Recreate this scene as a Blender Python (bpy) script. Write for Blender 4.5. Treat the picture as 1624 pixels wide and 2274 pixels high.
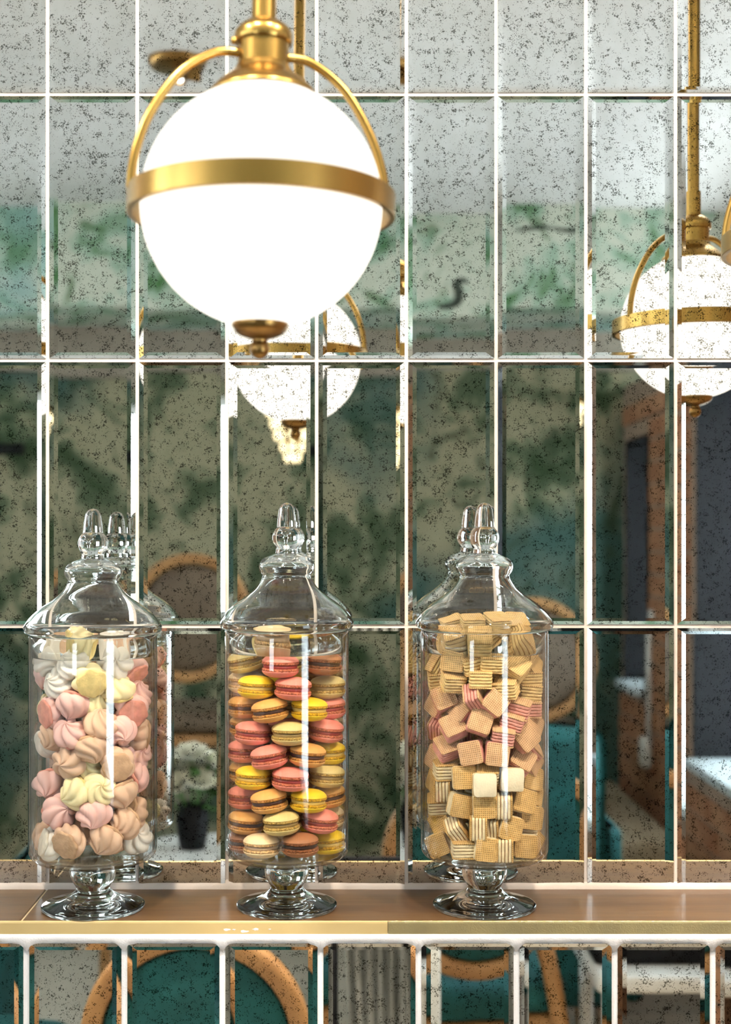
import bpy, math, random
from mathutils import Vector, Matrix, Euler, noise as mnoise

for o in list(bpy.data.objects):
    bpy.data.objects.remove(o)
SC = bpy.context.scene
COL = SC.collection
PI = math.pi
R = random.Random(7)

# ------------------------------------------------------------------ camera
D = 1.55            # camera to mirrored wall (the wall is the plane y = 0)
ZC = 1.35           # camera height
F = 3021.0          # focal length in pixels of the 1624 x 2274 frame
U0, V0 = 750.0, 1190.0
cd = bpy.data.cameras.new('camera')
cam = bpy.data.objects.new('camera', cd)
COL.objects.link(cam)
cam.location = (0, -D, ZC)
cam.rotation_euler = (PI / 2, 0, 0)
cd.sensor_fit = 'AUTO'
cd.sensor_width = 36.0
cd.lens = F / 2274.0 * 36.0
cd.shift_x = (812.0 - U0) / 2274.0
cd.shift_y = (V0 - 1137.0) / 2274.0
cd.clip_start = 0.05
cd.dof.use_dof = True
cd.dof.focus_distance = 1.47
cd.dof.aperture_fstop = 4.2
SC.camera = cam

# ------------------------------------------------------------------ world, exposure
w = bpy.data.worlds.new('sky')
SC.world = w
w.use_nodes = True
w.node_tree.nodes['Background'].inputs[0].default_value = (0.86, 0.93, 1.0, 1)
w.node_tree.nodes['Background'].inputs[1].default_value = 8.0
SC.view_settings.view_transform = 'Standard'
SC.view_settings.look = 'None'
SC.view_settings.gamma = 1.0
SC.view_settings.use_curve_mapping = False
SC.view_settings.exposure = 0.9
cy = SC.cycles
cy.max_bounces = 9
cy.diffuse_bounces = 2
cy.glossy_bounces = 5
cy.transmission_bounces = 7
cy.use_light_tree = False
cy.transparent_max_bounces = 14
cy.use_adaptive_sampling = True
cy.adaptive_threshold = 0.025
cy.sample_clamp_indirect = 6.0
cy.use_denoising = True
GLOBE_EMIT = 0.95
DOWN = 60.0


def px(u, v, depth):
    """World point seen at pixel (u, v) at a distance depth in front of the camera."""
    return Vector(((u - U0) / F * depth, depth - D, ZC - (v - V0) / F * depth))


# ------------------------------------------------------------------ materials
MATS = {}


def nt_new(name):
    m = bpy.data.materials.new(name)
    m.use_nodes = True
    nt = m.node_tree
    nt.nodes.clear()
    out = nt.nodes.new('ShaderNodeOutputMaterial')
    MATS[name] = m
    return m, nt, out


def rgba(c):
    return (c[0], c[1], c[2], 1.0)


def node(nt, t, **kw):
    n = nt.nodes.new(t)
    for k, v in kw.items():
        if k.startswith('i_'):
            n.inputs[k[2:].replace('_', ' ')].default_value = v
        else:
            setattr(n, k, v)
    return n


def coords(nt, rnd=False, scale=None):
    tc = node(nt, 'ShaderNodeTexCoord')
    s = tc.outputs['Object']
    if rnd:
        oi = node(nt, 'ShaderNodeObjectInfo')
        mu = node(nt, 'ShaderNodeVectorMath', operation='MULTIPLY_ADD')
        cb = node(nt, 'ShaderNodeCombineXYZ')
        for i in range(3):
            nt.links.new(oi.outputs['Random'], cb.inputs[i])
        nt.links.new(cb.outputs[0], mu.inputs[0])
        mu.inputs[1].default_value = (13.7, 29.1, 41.3)
        nt.links.new(s, mu.inputs[2])
        s = mu.outputs[0]
    if scale:
        ml = node(nt, 'ShaderNodeVectorMath', operation='MULTIPLY')
        nt.links.new(s, ml.inputs[0])
        ml.inputs[1].default_value = scale
        s = ml.outputs[0]
    return s


def ramp(nt, src, stops, interp='LINEAR'):
    r = node(nt, 'ShaderNodeValToRGB')
    r.color_ramp.interpolation = interp
    e = r.color_ramp.elements
    while len(e) > 1:
        e.remove(e[-1])
    e[0].position = stops[0][0]
    e[0].color = rgba(stops[0][1])
    for p, c in stops[1:]:
        x = e.new(p)
        x.color = rgba(c)
    nt.links.new(src, r.inputs[0])
    return r.outputs[0]


def grey(v):
    return (v, v, v)


def pbr(name, base, rough=0.5, metal=0.0, var=0.0, scale=60.0, bump=0.0, bscale=None, rnd=True,
        spec=0.5, base2=None, stretch=None, sss=0.0, coat=0.0):
    """Principled surface with noise variation between base and base2 and fine noise relief."""
    m, nt, out = nt_new(name)
    b = node(nt, 'ShaderNodeBsdfPrincipled')
    b.inputs['Roughness'].default_value = rough
    b.inputs['Metallic'].default_value = metal
    b.inputs['Specular IOR Level'].default_value = spec
    b.inputs['Coat Weight'].default_value = coat
    if sss:
        b.inputs['Subsurface Weight'].default_value = sss
        b.inputs['Subsurface Radius'].default_value = (0.006, 0.003, 0.002)
        b.inputs['Subsurface Scale'].default_value = 1.0
    nt.links.new(b.outputs[0], out.inputs[0])
    c = coords(nt, rnd, stretch)
    if base2 is None:
        base2 = tuple(max(0.0, x * (1 - var)) for x in base)
    n1 = node(nt, 'ShaderNodeTexNoise')
    n1.inputs['Scale'].default_value = scale
    n1.inputs['Detail'].default_value = 4
    nt.links.new(c, n1.inputs[0])
    col = ramp(nt, n1.outputs[0], [(0.35, base), (0.65, base2)])
    nt.links.new(col, b.inputs['Base Color'])
    if bump:
        n2 = node(nt, 'ShaderNodeTexNoise')
        n2.inputs['Scale'].default_value = bscale or scale * 4
        n2.inputs['Detail'].default_value = 5
        nt.links.new(c, n2.inputs[0])
        bp = node(nt, 'ShaderNodeBump')
        bp.inputs['Strength'].default_value = bump
        bp.inputs['Distance'].default_value = 0.002
        nt.links.new(n2.outputs[0], bp.inputs['Height'])
        nt.links.new(bp.outputs[0], b.inputs['Normal'])
    return m


def mat_mirror():
    m, nt, out = nt_new('antique_mirror')
    b = node(nt, 'ShaderNodeBsdfPrincipled')
    b.inputs['Metallic'].default_value = 1.0
    c = coords(nt, True)
    # clustered dark foxing spots: two sizes of dots, both thinned by a cloudy mask
    dens = node(nt, 'ShaderNodeTexNoise')
    dens.inputs['Scale'].default_value = 120
    dens.inputs['Detail'].default_value = 3
    nt.links.new(c, dens.inputs[0])
    warp = node(nt, 'ShaderNodeTexNoise')
    warp.inputs['Scale'].default_value = 700
    nt.links.new(c, warp.inputs[0])
    wv = node(nt, 'ShaderNodeVectorMath', operation='MULTIPLY_ADD')
    nt.links.new(warp.outputs['Color'], wv.inputs[0])
    wv.inputs[1].default_value = (0.0016, 0.0016, 0.0016)
    nt.links.new(c, wv.inputs[2])
    facs = []
    for sc, lo, hi, gain in ((760, 0.16, 0.82, 1.0), (400, 0.02, 0.66, 1.0)):
        vo = node(nt, 'ShaderNodeTexVoronoi')
        vo.inputs['Scale'].default_value = sc
        nt.links.new(wv.outputs[0], vo.inputs['Vector'])
        sp = node(nt, 'ShaderNodeSeparateColor')
        nt.links.new(vo.outputs['Color'], sp.inputs[0])
        # radius of each dot = cell random * density
        mr = node(nt, 'ShaderNodeMapRange')
        mr.inputs['From Min'].default_value = 0.36
        mr.inputs['From Max'].default_value = 0.66
        mr.inputs['To Min'].default_value = lo
        mr.inputs['To Max'].default_value = hi
        nt.links.new(dens.outputs[0], mr.inputs['Value'])
        mu = node(nt, 'ShaderNodeMath', operation='MULTIPLY')
        nt.links.new(mr.outputs[0], mu.inputs[0])
        nt.links.new(sp.outputs[0], mu.inputs[1])
        sb = node(nt, 'ShaderNodeMath', operation='SUBTRACT')
        nt.links.new(mu.outputs[0], sb.inputs[0])
        nt.links.new(vo.outputs['Distance'], sb.inputs[1])
        sm = node(nt, 'ShaderNodeMapRange')
        sm.inputs['From Min'].default_value = -0.02
        sm.inputs['From Max'].default_value = 0.12
        sm.inputs['To Max'].default_value = 0.85
        nt.links.new(sb.outputs[0], sm.inputs['Value'])
        facs.append(sm.outputs[0])
    mx = node(nt, 'ShaderNodeMath', operation='MAXIMUM')
    nt.links.new(facs[0], mx.inputs[0])
    nt.links.new(facs[1], mx.inputs[1])
    cl = node(nt, 'ShaderNodeTexNoise')
    cl.inputs['Scale'].default_value = 40
    nt.links.new(c, cl.inputs[0])
    silver = ramp(nt, cl.outputs[0], [(0.3, (0.84, 0.85, 0.83)), (0.7, (0.76, 0.77, 0.74))])
    mix = node(nt, 'ShaderNodeMix', data_type='RGBA')
    nt.links.new(mx.outputs[0], mix.inputs[0])
    nt.links.new(silver, mix.inputs[6])
    mix.inputs[7].default_value = (0.07, 0.07, 0.055, 1)
    nt.links.new(mix.outputs[2], b.inputs['Base Color'])
    b.inputs['Roughness'].default_value = 0.012
    nt.links.new(b.outputs[0], out.inputs[0])
    return m


def mat_thin_glass(name='clear_glass', tint=(0.985, 0.995, 0.99), k=1.0):
    m, nt, out = nt_new(name)
    lw = node(nt, 'ShaderNodeLayerWeight')
    lw.inputs['Blend'].default_value = 0.5
    pw = node(nt, 'ShaderNodeMath', operation='POWER')
    nt.links.new(lw.outputs['Facing'], pw.inputs[0])
    pw.inputs[1].default_value = 3.2
    ma = node(nt, 'ShaderNodeMath', operation='MULTIPLY_ADD')
    nt.links.new(pw.outputs[0], ma.inputs[0])
    ma.inputs[1].default_value = 0.95 * k
    ma.inputs[2].default_value = 0.055 * k
    tr = node(nt, 'ShaderNodeBsdfTransparent')
    tr.inputs[0].default_value = rgba(tint)
    gl = node(nt, 'ShaderNodeBsdfGlossy')
    gl.inputs['Roughness'].default_value = 0.0
    mx = node(nt, 'ShaderNodeMixShader')
    nt.links.new(ma.outputs[0], mx.inputs[0])
    nt.links.new(tr.outputs[0], mx.inputs[1])
    nt.links.new(gl.outputs[0], mx.inputs[2])
    nt.links.new(mx.outputs[0], out.inputs[0])
    return m


def mat_solid_glass():
    m, nt, out = nt_new('solid_glass')
    g = node(nt, 'ShaderNodeBsdfGlass')
    g.inputs['IOR'].default_value = 1.47
    g.inputs['Roughness'].default_value = 0.0
    g.inputs['Color'].default_value = (0.985, 0.995, 0.99, 1)
    nt.links.new(g.outputs[0], out.inputs[0])
    return m


def mat_emit(name, color, strength):
    m, nt, out = nt_new(name)
    e = node(nt, 'ShaderNodeEmission')
    e.inputs[0].default_value = rgba(color)
    e.inputs[1].default_value = strength
    nt.links.new(e.outputs[0], out.inputs[0])
    if name != 'opal_glow':
        m.cycles.emission_sampling = 'NONE'
    return m


def mat_mural(name, pale, mid, dark, blue, scale):
    """Painted foliage wallpaper: pale ground, leaf blotches, bluish clouds, dark twigs."""
    m, nt, out = nt_new(name)
    b = node(nt, 'ShaderNodeBsdfPrincipled')
    b.inputs['Roughness'].default_value = 0.8
    c = coords(nt)
    n1 = node(nt, 'ShaderNodeTexNoise')
    n1.inputs['Scale'].default_value = scale
    n1.inputs['Detail'].default_value = 6
    n1.inputs['Roughness'].default_value = 0.62
    n1.inputs['Distortion'].default_value = 0.6
    nt.links.new(c, n1.inputs[0])
    col = ramp(nt, n1.outputs[0], [(0.36, dark), (0.45, mid), (0.53, pale), (0.66, pale), (0.74, mid)])
    n2 = node(nt, 'ShaderNodeTexNoise')
    n2.inputs['Scale'].default_value = scale * 0.38
    n2.inputs['Detail'].default_value = 3
    nt.links.new(c, n2.inputs[0])
    f2 = ramp(nt, n2.outputs[0], [(0.50, grey(0)), (0.64, grey(0.8))])
    mx = node(nt, 'ShaderNodeMix', data_type='RGBA')
    nt.links.new(f2, mx.inputs[0])
    nt.links.new(col, mx.inputs[6])
    mx.inputs[7].default_value = rgba(blue)
    n3 = node(nt, 'ShaderNodeTexNoise')
    n3.inputs['Scale'].default_value = scale * 0.9
    n3.inputs['Detail'].default_value = 2
    n3.inputs['Distortion'].default_value = 2.2
    nt.links.new(c, n3.inputs[0])
    f3 = ramp(nt, n3.outputs[0], [(0.60, grey(0)), (0.70, grey(0.75))])
    m3 = node(nt, 'ShaderNodeMix', data_type='RGBA')
    nt.links.new(f3, m3.inputs[0])
    nt.links.new(mx.outputs[2], m3.inputs[6])
    m3.inputs[7].default_value = rgba(tuple(x * 0.8 for x in dark))
    nt.links.new(m3.outputs[2], b.inputs['Base Color'])
    nt.links.new(b.outputs[0], out.inputs[0])
    return m


def mat_wafer(name, base, dark):
    """Baked wafer face with a pressed waffle grid."""
    m, nt, out = nt_new(name)
    b = node(nt, 'ShaderNodeBsdfPrincipled')
    b.inputs['Roughness'].default_value = 0.75
    b.inputs['Specular IOR Level'].default_value = 0.2
    c = coords(nt)
    hs = []
    for ax in ('X', 'Y'):
        wv = node(nt, 'ShaderNodeTexWave', wave_type='BANDS', bands_direction=ax)
        wv.inputs['Scale'].default_value = 150
        wv.inputs['Distortion'].default_value = 0.6
        wv.inputs['Detail'].default_value = 2
        nt.links.new(c, wv.inputs[0])
        hs.append(wv.outputs['Fac'])
    mxn = node(nt, 'ShaderNodeMath', operation='MAXIMUM')
    nt.links.new(hs[0], mxn.inputs[0])
    nt.links.new(hs[1], mxn.inputs[1])
    cr = coords(nt, True)
    n1 = node(nt, 'ShaderNodeTexNoise')
    n1.inputs['Scale'].default_value = 120
    n1.inputs['Detail'].default_value = 4
    nt.links.new(cr, n1.inputs[0])
    col = ramp(nt, n1.outputs[0], [(0.35, base), (0.7, dark)])
    g = ramp(nt, mxn.outputs[0], [(0.45, grey(0.55)), (0.85, grey(1.0))])
    mm = node(nt, 'ShaderNodeMix', data_type='RGBA', blend_type='MULTIPLY')
    mm.inputs[0].default_value = 1.0
    nt.links.new(col, mm.inputs[6])
    nt.links.new(g, mm.inputs[7])
    nt.links.new(mm.outputs[2], b.inputs['Base Color'])
    bp = node(nt, 'ShaderNodeBump')
    bp.inputs['Strength'].default_value = 0.6
    bp.inputs['Distance'].default_value = 0.0006
    nt.links.new(mxn.outputs[0], bp.inputs['Height'])
    nt.links.new(bp.outputs[0], b.inputs['Normal'])
    nt.links.new(b.outputs[0], out.inputs[0])
    return m


mat_mirror()
mat_thin_glass()
mat_thin_glass('window_glass', (0.97, 0.985, 0.98), 0.8)
mat_solid_glass()
mat_emit('opal_glow', (1.0, 0.93, 0.82), GLOBE_EMIT)
mat_emit('crystal_glow', (1.0, 0.80, 0.46), 1.6)
mat_emit('spot_glow', (1.0, 0.95, 0.85), 6.0)
pbr('grout', (0.62, 0.55, 0.50), 0.85, var=0.08, scale=30, bump=0.25, bscale=900)
pbr('grout_white', (0.70, 0.70, 0.73), 0.8, var=0.05, scale=40, bump=0.3, bscale=700)
pbr('brass', (0.40, 0.25, 0.070), 0.27, 1.0, var=0.10, scale=20, bump=0.03, bscale=900, stretch=(1, 1, 0.05))
pbr('brass_dark', (0.30, 0.17, 0.055), 0.32, 1.0, var=0.1, scale=20)
pbr('ledge_wood', (0.145, 0.080, 0.030), 0.42, 0.0, base2=(0.090, 0.045, 0.019), scale=26, bump=0.12, bscale=300,
    stretch=(0.12, 1.5, 1), rnd=False, coat=0.08)
pbr('joint', (0.72, 0.58, 0.38), 0.7, var=0.1)
pbr('trim_film', (0.66, 0.50, 0.24), 0.38, 0.35, base2=(0.60, 0.45, 0.21), scale=18, rnd=False)
pbr('trim_brushed', (0.50, 0.41, 0.21), 0.35, 0.75, base2=(0.42, 0.35, 0.19), scale=30, bump=0.2, bscale=700, rnd=False,
    stretch=(1, 1, 1))
pbr('ceiling_paint', (0.80, 0.79, 0.77), 0.9, var=0.05, scale=2)
pbr('plaster', (0.52, 0.49, 0.44), 0.9, var=0.1, scale=3)
pbr('taupe_board', (0.36, 0.31, 0.25), 0.7, var=0.15, scale=6)
pbr('floor_stone', (0.62, 0.56, 0.46), 0.5, var=0.2, scale=3, rnd=False)
pbr('mortar', (0.42, 0.30, 0.22), 0.95, var=0.25, scale=10, bump=0.3)
pbr('brick_red', (0.36, 0.15, 0.075), 0.9, base2=(0.50, 0.26, 0.14), scale=9, bump=0.5, bscale=120)
pbr('black_paint', (0.010, 0.011, 0.014), 0.6, var=0.3, spec=0.2)
pbr('pale_sill', (0.62, 0.70, 0.74), 0.5, var=0.1, scale=8)
pbr('teal_fabric', (0.010, 0.115, 0.120), 0.85, var=0.35, scale=14, bump=0.2, bscale=900)
pbr('brown_leather', (0.16, 0.115, 0.075), 0.55, var=0.3, scale=12)
pbr('oak', (0.50, 0.27, 0.105), 0.5, base2=(0.38, 0.19, 0.07), scale=14, stretch=(1, 1, 0.3), bump=0.1)
pbr('grey_cloth', (0.44, 0.46, 0.45), 0.9, var=0.3, scale=10)
pbr('white_lacquer', (0.78, 0.79, 0.77), 0.35, var=0.04, scale=5)
pbr('beige_cushion', (0.56, 0.47, 0.33), 0.85, var=0.15, scale=8)
pbr('leaf_green', (0.05, 0.16, 0.03), 0.6, base2=(0.10, 0.26, 0.06), scale=30)
pbr('petal_white', (0.95, 0.95, 0.84), 0.7, base2=(0.80, 0.80, 0.60), scale=30)
pbr('mural_print_dark', (0.05, 0.07, 0.05), 0.8, var=0.3, scale=20)
mat_mural('mural_low', (0.33, 0.31, 0.20), (0.095, 0.13, 0.07), (0.028, 0.06, 0.02), (0.035, 0.10, 0.09), 4.2)
mat_mural('mural_high', (0.60, 0.64, 0.53), (0.36, 0.50, 0.39), (0.07, 0.20, 0.06), (0.30, 0.48, 0.46), 5.0)

# sweets
MAC = {  # shell, foot, filling
    'yellow': ((0.90, 0.58, 0.020), (0.86, 0.46, 0.025), (0.78, 0.50, 0.10)),
    'pink': ((0.86, 0.27, 0.205), (0.80, 0.23, 0.13), (0.36, 0.045, 0.04)),
    'caramel': ((0.74, 0.37, 0.105), (0.68, 0.29, 0.07), (0.075, 0.025, 0.015)),
    'chocolate': ((0.42, 0.17, 0.075), (0.36, 0.13, 0.055), (0.04, 0.016, 0.014)),
    'pistachio': ((0.72, 0.55, 0.225), (0.70, 0.44, 0.13), (0.36, 0.23, 0.08)),
    'vanilla': ((0.86, 0.62, 0.36), (0.82, 0.50, 0.23), (0.52, 0.34, 0.20)),
}
for k, (a, b_, c_) in MAC.items():
    pbr('macaron_shell_' + k, a, 0.55, var=0.10, scale=70, bump=0.05, bscale=500, spec=0.3)
    pbr('macaron_foot_' + k, b_, 0.9, base2=tuple(x * 0.42 for x in b_), scale=520, bump=1.0, bscale=700, spec=0.1)
    pbr('macaron_filling_' + k, c_, 0.4, var=0.15, scale=100)
MER = {  # swirl, base
    'white': ((0.92, 0.84, 0.75), (0.90, 0.80, 0.66)),
    'pink': ((0.92, 0.56, 0.50), (0.90, 0.38, 0.30)),
    'yellow': ((0.95, 0.80, 0.46), (0.92, 0.71, 0.31)),
    'tan': ((0.76, 0.50, 0.35), (0.70, 0.44, 0.27)),
}
for k, (a, b_) in MER.items():
    pbr('meringue_' + k, a, 0.6, var=0.07, scale=60, bump=0.04, bscale=300, spec=0.25)
    pbr('meringue_base_' + k, b_, 0.85, var=0.22, scale=120, bump=0.35, bscale=500, spec=0.15)
WAF = {  # face sheet, cream layer, core lines
    'yellow': ((0.93, 0.59, 0.25), (0.95, 0.67, 0.30), (0.24, 0.12, 0.03)),
    'pink': ((0.84, 0.50, 0.27), (0.88, 0.40, 0.33), (0.24, 0.055, 0.04)),
    'vanilla': ((0.80, 0.49, 0.185), (0.90, 0.73, 0.46), (0.16, 0.07, 0.022)),
}
for k, (a, b_, c_) in WAF.items():
    mat_wafer('wafer_face_' + k, a, tuple(x * 0.80 for x in a))
    pbr('wafer_cream_' + k, b_, 0.8, var=0.16, scale=150, bump=0.5, bscale=600, spec=0.2)
    pbr('wafer_core_' + k, c_, 0.9, base2=tuple(min(1, x * 2.6) for x in c_), scale=420)
pbr('cream_bare', (0.82, 0.70, 0.50), 0.8, var=0.06, scale=90, bump=0.3, bscale=500)


# ------------------------------------------------------------------ mesh helpers
def mesh(name, verts, faces, mats, smooth=True, idx=None, sharp=None):
    me = bpy.data.meshes.new(name)
    me.from_pydata([tuple(v) for v in verts], [], faces)
    for m in (mats if isinstance(mats, (list, tuple)) else [mats]):
        me.materials.append(MATS[m])
    if idx:
        me.polygons.foreach_set('material_index', idx)
    me.polygons.foreach_set('use_smooth', [smooth] * len(me.polygons))
    me.update()
    if smooth and sharp:
        me.set_sharp_from_angle(angle=math.radians(sharp))
    return me


def obj(name, data, parent=None, loc=(0, 0, 0), rot=None):
    o = bpy.data.objects.new(name, data)
    COL.objects.link(o)
    if parent is not None:
        o.parent = parent
    o.location = loc
    if rot is not None:
        if isinstance(rot, Matrix):
            o.rotation_euler = rot.to_euler()
        else:
            o.rotation_euler = rot
    return o


def thing(name, label, cat, loc=(0, 0, 0), rot=None, group=None):
    return tag(obj(name, None, None, loc, rot), label, cat, group)


def tag(o, label, cat, group=None):
    o['label'] = label
    o['category'] = cat
    if group:
        o['group'] = group
    return o


def struct(name, data, label, cat, loc=(0, 0, 0), rot=None):
    o = obj(name, data, None, loc, rot)
    o['kind'] = 'structure'
    o['label'] = label
    o['category'] = cat
    return o


def lathe(profile, n=64, close=False):
    """Revolve (r, z) points about z. r = 0 points become poles."""
    v, f, rows = [], [], []
    for r, z in profile:
        if r < 1e-7:
            rows.append([len(v)])
            v.append((0, 0, z))
        else:
            rows.append(list(range(len(v), len(v) + n)))
            v += [(r * math.cos(2 * PI * i / n), r * math.sin(2 * PI * i / n), z) for i in range(n)]
    pairs = list(zip(rows[:-1], rows[1:])) + ([(rows[-1], rows[0])] if close else [])
    for a, b in pairs:
        for i in range(n):
            j = (i + 1) % n
            if len(a) == 1 and len(b) == 1:
                continue
            if len(a) == 1:
                f.append((a[0], b[j], b[i]))
            elif len(b) == 1:
                f.append((a[i], a[j], b[0]))
            else:
                f.append((a[i], a[j], b[j], b[i]))
    return v, f


def spline(pts, k=4):
    """Catmull-Rom resample of a 2-D or 3-D polyline."""
    out = []
    P = [Vector(p) for p in pts]
    n = len(P)
    for i in range(n - 1):
        p0, p1, p2, p3 = P[max(i - 1, 0)], P[i], P[i + 1], P[min(i + 2, n - 1)]
        for s in range(k):
            t = s / k
            out.append(0.5 * ((2 * p1) + (p2 - p0) * t + (2 * p0 - 5 * p1 + 4 * p2 - p3) * t * t
                              + (3 * p1 - p0 - 3 * p2 + p3) * t ** 3))
    out.append(P[-1])
    return out


def box(x0, x1, y0, y1, z0, z1):
    v = [(x0, y0, z0), (x1, y0, z0), (x1, y1, z0), (x0, y1, z0), (x0, y0, z1), (x1, y0, z1), (x1, y1, z1), (x0, y1, z1)]
    f = [(0, 3, 2, 1), (4, 5, 6, 7), (0, 1, 5, 4), (1, 2, 6, 5), (2, 3, 7, 6), (3, 0, 4, 7)]
    return v, f


def rbox(x0, x1, y0, y1, z0, z1, r, n=3):
    """Box with corners rounded in plan and softened top and bottom edges."""
    prof = []
    for i in range(n + 1):
        a = PI / 2 * i / n
        prof.append((r * (1 - math.sin(a)), z0 + r * (1 - math.cos(a)) if False else z0 + r * (1 - math.cos(PI / 2 - a) if False else 0)))
    rings = []
    zs = []
    for i in range(n + 1):
        a = PI / 2 * i / n
        zs.append((z0 + r - r * math.cos(a), r - r * math.sin(a)))
    for i in range(n + 1):
        a = PI / 2 * (1 - i / n)
        zs.append((z1 - r + r * math.cos(a), r - r * math.sin(a)))
    v, f = [], []
    cr = r * 1.6
    for z, ins in zs:
        c = max(cr - ins, 0.0003)
        X0, X1, Y0, Y1 = x0 + ins, x1 - ins, y0 + ins, y1 - ins
        ring = []
        for (cx, cy_, a0) in ((X1 - c, Y1 - c, 0), (X0 + c, Y1 - c, 90), (X0 + c, Y0 + c, 180), (X1 - c, Y0 + c, 270)):
            for q in range(4):
                a = math.radians(a0 + 30 * q)
                ring.append(len(v))
                v.append((cx + c * math.cos(a), cy_ + c * math.sin(a), z))
        rings.append(ring)
    f.append(tuple(reversed(rings[0])))
    f.append(tuple(rings[-1]))
    m = len(rings[0])
    for a, b in zip(rings[:-1], rings[1:]):
        for i in range(m):
            j = (i + 1) % m
            f.append((a[i], a[j], b[j], b[i]))
    return v, f


def tube(path, r, n=10, closed=False, flat=None):
    """Sweep a round (or flat = (rx, ry)) section along a path."""
    P = [Vector(p) for p in path]
    v, f, rings = [], [], []
    m = len(P)
    up = Vector((0, 0, 1))
    prev = None
    for i in range(m):
        if closed:
            t = P[(i + 1) % m] - P[i - 1]
        else:
            t = P[min(i + 1, m - 1)] - P[max(i - 1, 0)]
        t.normalize()
        if prev is None:
            a = up if abs(t.dot(up)) < 0.9 else Vector((1, 0, 0))
            s = t.cross(a).normalized()
        else:
            s = (prev - t * prev.dot(t)).normalized()
        prev = s
        b = t.cross(s)
        rr = r[i] if isinstance(r, (list, tuple)) else r
        ring = []
        for q in range(n):
            an = 2 * PI * q / n
            if flat:
                e = 0.45
                ca, sa = math.cos(an), math.sin(an)
                dx = flat[0] * math.copysign(abs(ca) ** e, ca)
                dy = flat[1] * math.copysign(abs(sa) ** e, sa)
            else:
                dx, dy = rr * math.cos(an), rr * math.sin(an)
            ring.append(len(v))
            v.append(P[i] + s * dx + b * dy)
        rings.append(ring)
    seq = list(zip(rings[:-1], rings[1:])) + ([(rings[-1], rings[0])] if closed else [])
    for a, b in seq:
        for q in range(n):
            j = (q + 1) % n
            f.append((a[q], a[j], b[j], b[q]))
    if not closed:
        f.append(tuple(reversed(rings[0])))
        f.append(tuple(rings[-1]))
    return v, f


def orient(nrm, spin=0.0):
    """Rotation that turns local z onto nrm, then spins about it."""
    z = Vector(nrm).normalized()
    q = Vector((0, 0, 1)).rotation_difference(z)
    return (Matrix.Rotation(spin, 3, z) @ q.to_matrix())


# ------------------------------------------------------------------ room shell
CEIL = 2.46
XL, XR, YB = -2.6, 1.05, -3.55     # left wall, brick partition, mural wall
XE, ZP = 1.46, 1.90                # outer window wall behind the partition, height of the partition


def wall_grid(us, vs, holes, fn, thick_fn):
    """Slab with rectangular holes. fn / thick_fn map (u, v) to the inner and outer faces."""
    us = sorted(set(us + [h[0] for h in holes] + [h[1] for h in holes]))
    vs = sorted(set(vs + [h[2] for h in holes] + [h[3] for h in holes]))
    nu, nv = len(us), len(vs)
    V = [fn(a, b) for a in us for b in vs] + [thick_fn(a, b) for a in us for b in vs]
    N = nu * nv

    def hole(i, j):
        if i < 0 or j < 0 or i >= nu - 1 or j >= nv - 1:
            return True
        cu, cv = (us[i] + us[i + 1]) / 2, (vs[j] + vs[j + 1]) / 2
        return any(h[0] < cu < h[1] and h[2] < cv < h[3] for h in holes)
    fc = []
    k = lambda i, j: i * nv + j
    for i in range(nu - 1):
        for j in range(nv - 1):
            if hole(i, j):
                continue
            q = (k(i, j), k(i + 1, j), k(i + 1, j + 1), k(i, j + 1))
            fc.append(q)
            fc.append(tuple(x + N for x in reversed(q)))
            for (di, dj, a, b) in ((-1, 0, q[3], q[0]), (1, 0, q[1], q[2]), (0, -1, q[0], q[1]), (0, 1, q[2], q[3])):
                if hole(i + di, j + dj):
                    fc.append((b, a, a + N, b + N))
    return V, fc


struct('floor', mesh('floor', *box(XL - 0.3, XE + 0.3, YB - 0.2, 0.2, -0.1, 0), 'floor_stone', False),
       'pale beige stone floor of the room seen in the mirror', 'floor')
struct('ceiling', mesh('ceiling', *box(XL - 0.3, XE + 0.3, YB - 0.2, 0.2, CEIL, CEIL + 0.1), 'ceiling_paint', False),
       'plain white ceiling seen in the upper mirror tiles', 'ceiling')

# ---- mirrored wall: grout slab with bevelled antique mirror tiles
P = 0.1020
PZ = 0.3022
X_J = 0.0782                        # a vertical joint
Z_J = 1.2474                        # a horizontal joint
LEDGE_Z = 0.949
LEDGE_D = 0.136


def tile_mesh(name, wd, ht):
    # a glass bevel bends the view towards the tile centre, as a face leaning inwards does
    ws, wt = 0.0098, 0.0070                     # bevel width at the sides and at top and bottom
    k = 0.52                                    # two facets: a steep outer and a gentle inner one
    y1 = -0.0042
    y2 = y1 + ws * k * math.tan(math.radians(8.5))
    y3 = y2 + ws * (1 - k) * math.tan(math.radians(3.2))
    loops = [(0.0, 0.0), (0.0, y1), (k, y2), (1.0, y3)]
    v, f = [], []
    for t, y in loops:
        a, b = wd / 2 - ws * t, ht / 2 - wt * t
        v += [(-a, y, -b), (a, y, -b), (a, y, b), (-a, y, b)]
    for l in range(3):
        for i in range(4):
            j = (i + 1) % 4
            f.append((l * 4 + i, l * 4 + j, l * 4 + 4 + j, l * 4 + 4 + i))
    f.append((12, 13, 14, 15))
    f.append((3, 2, 1, 0))
    return mesh(name, v, f, 'antique_mirror', False)


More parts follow.
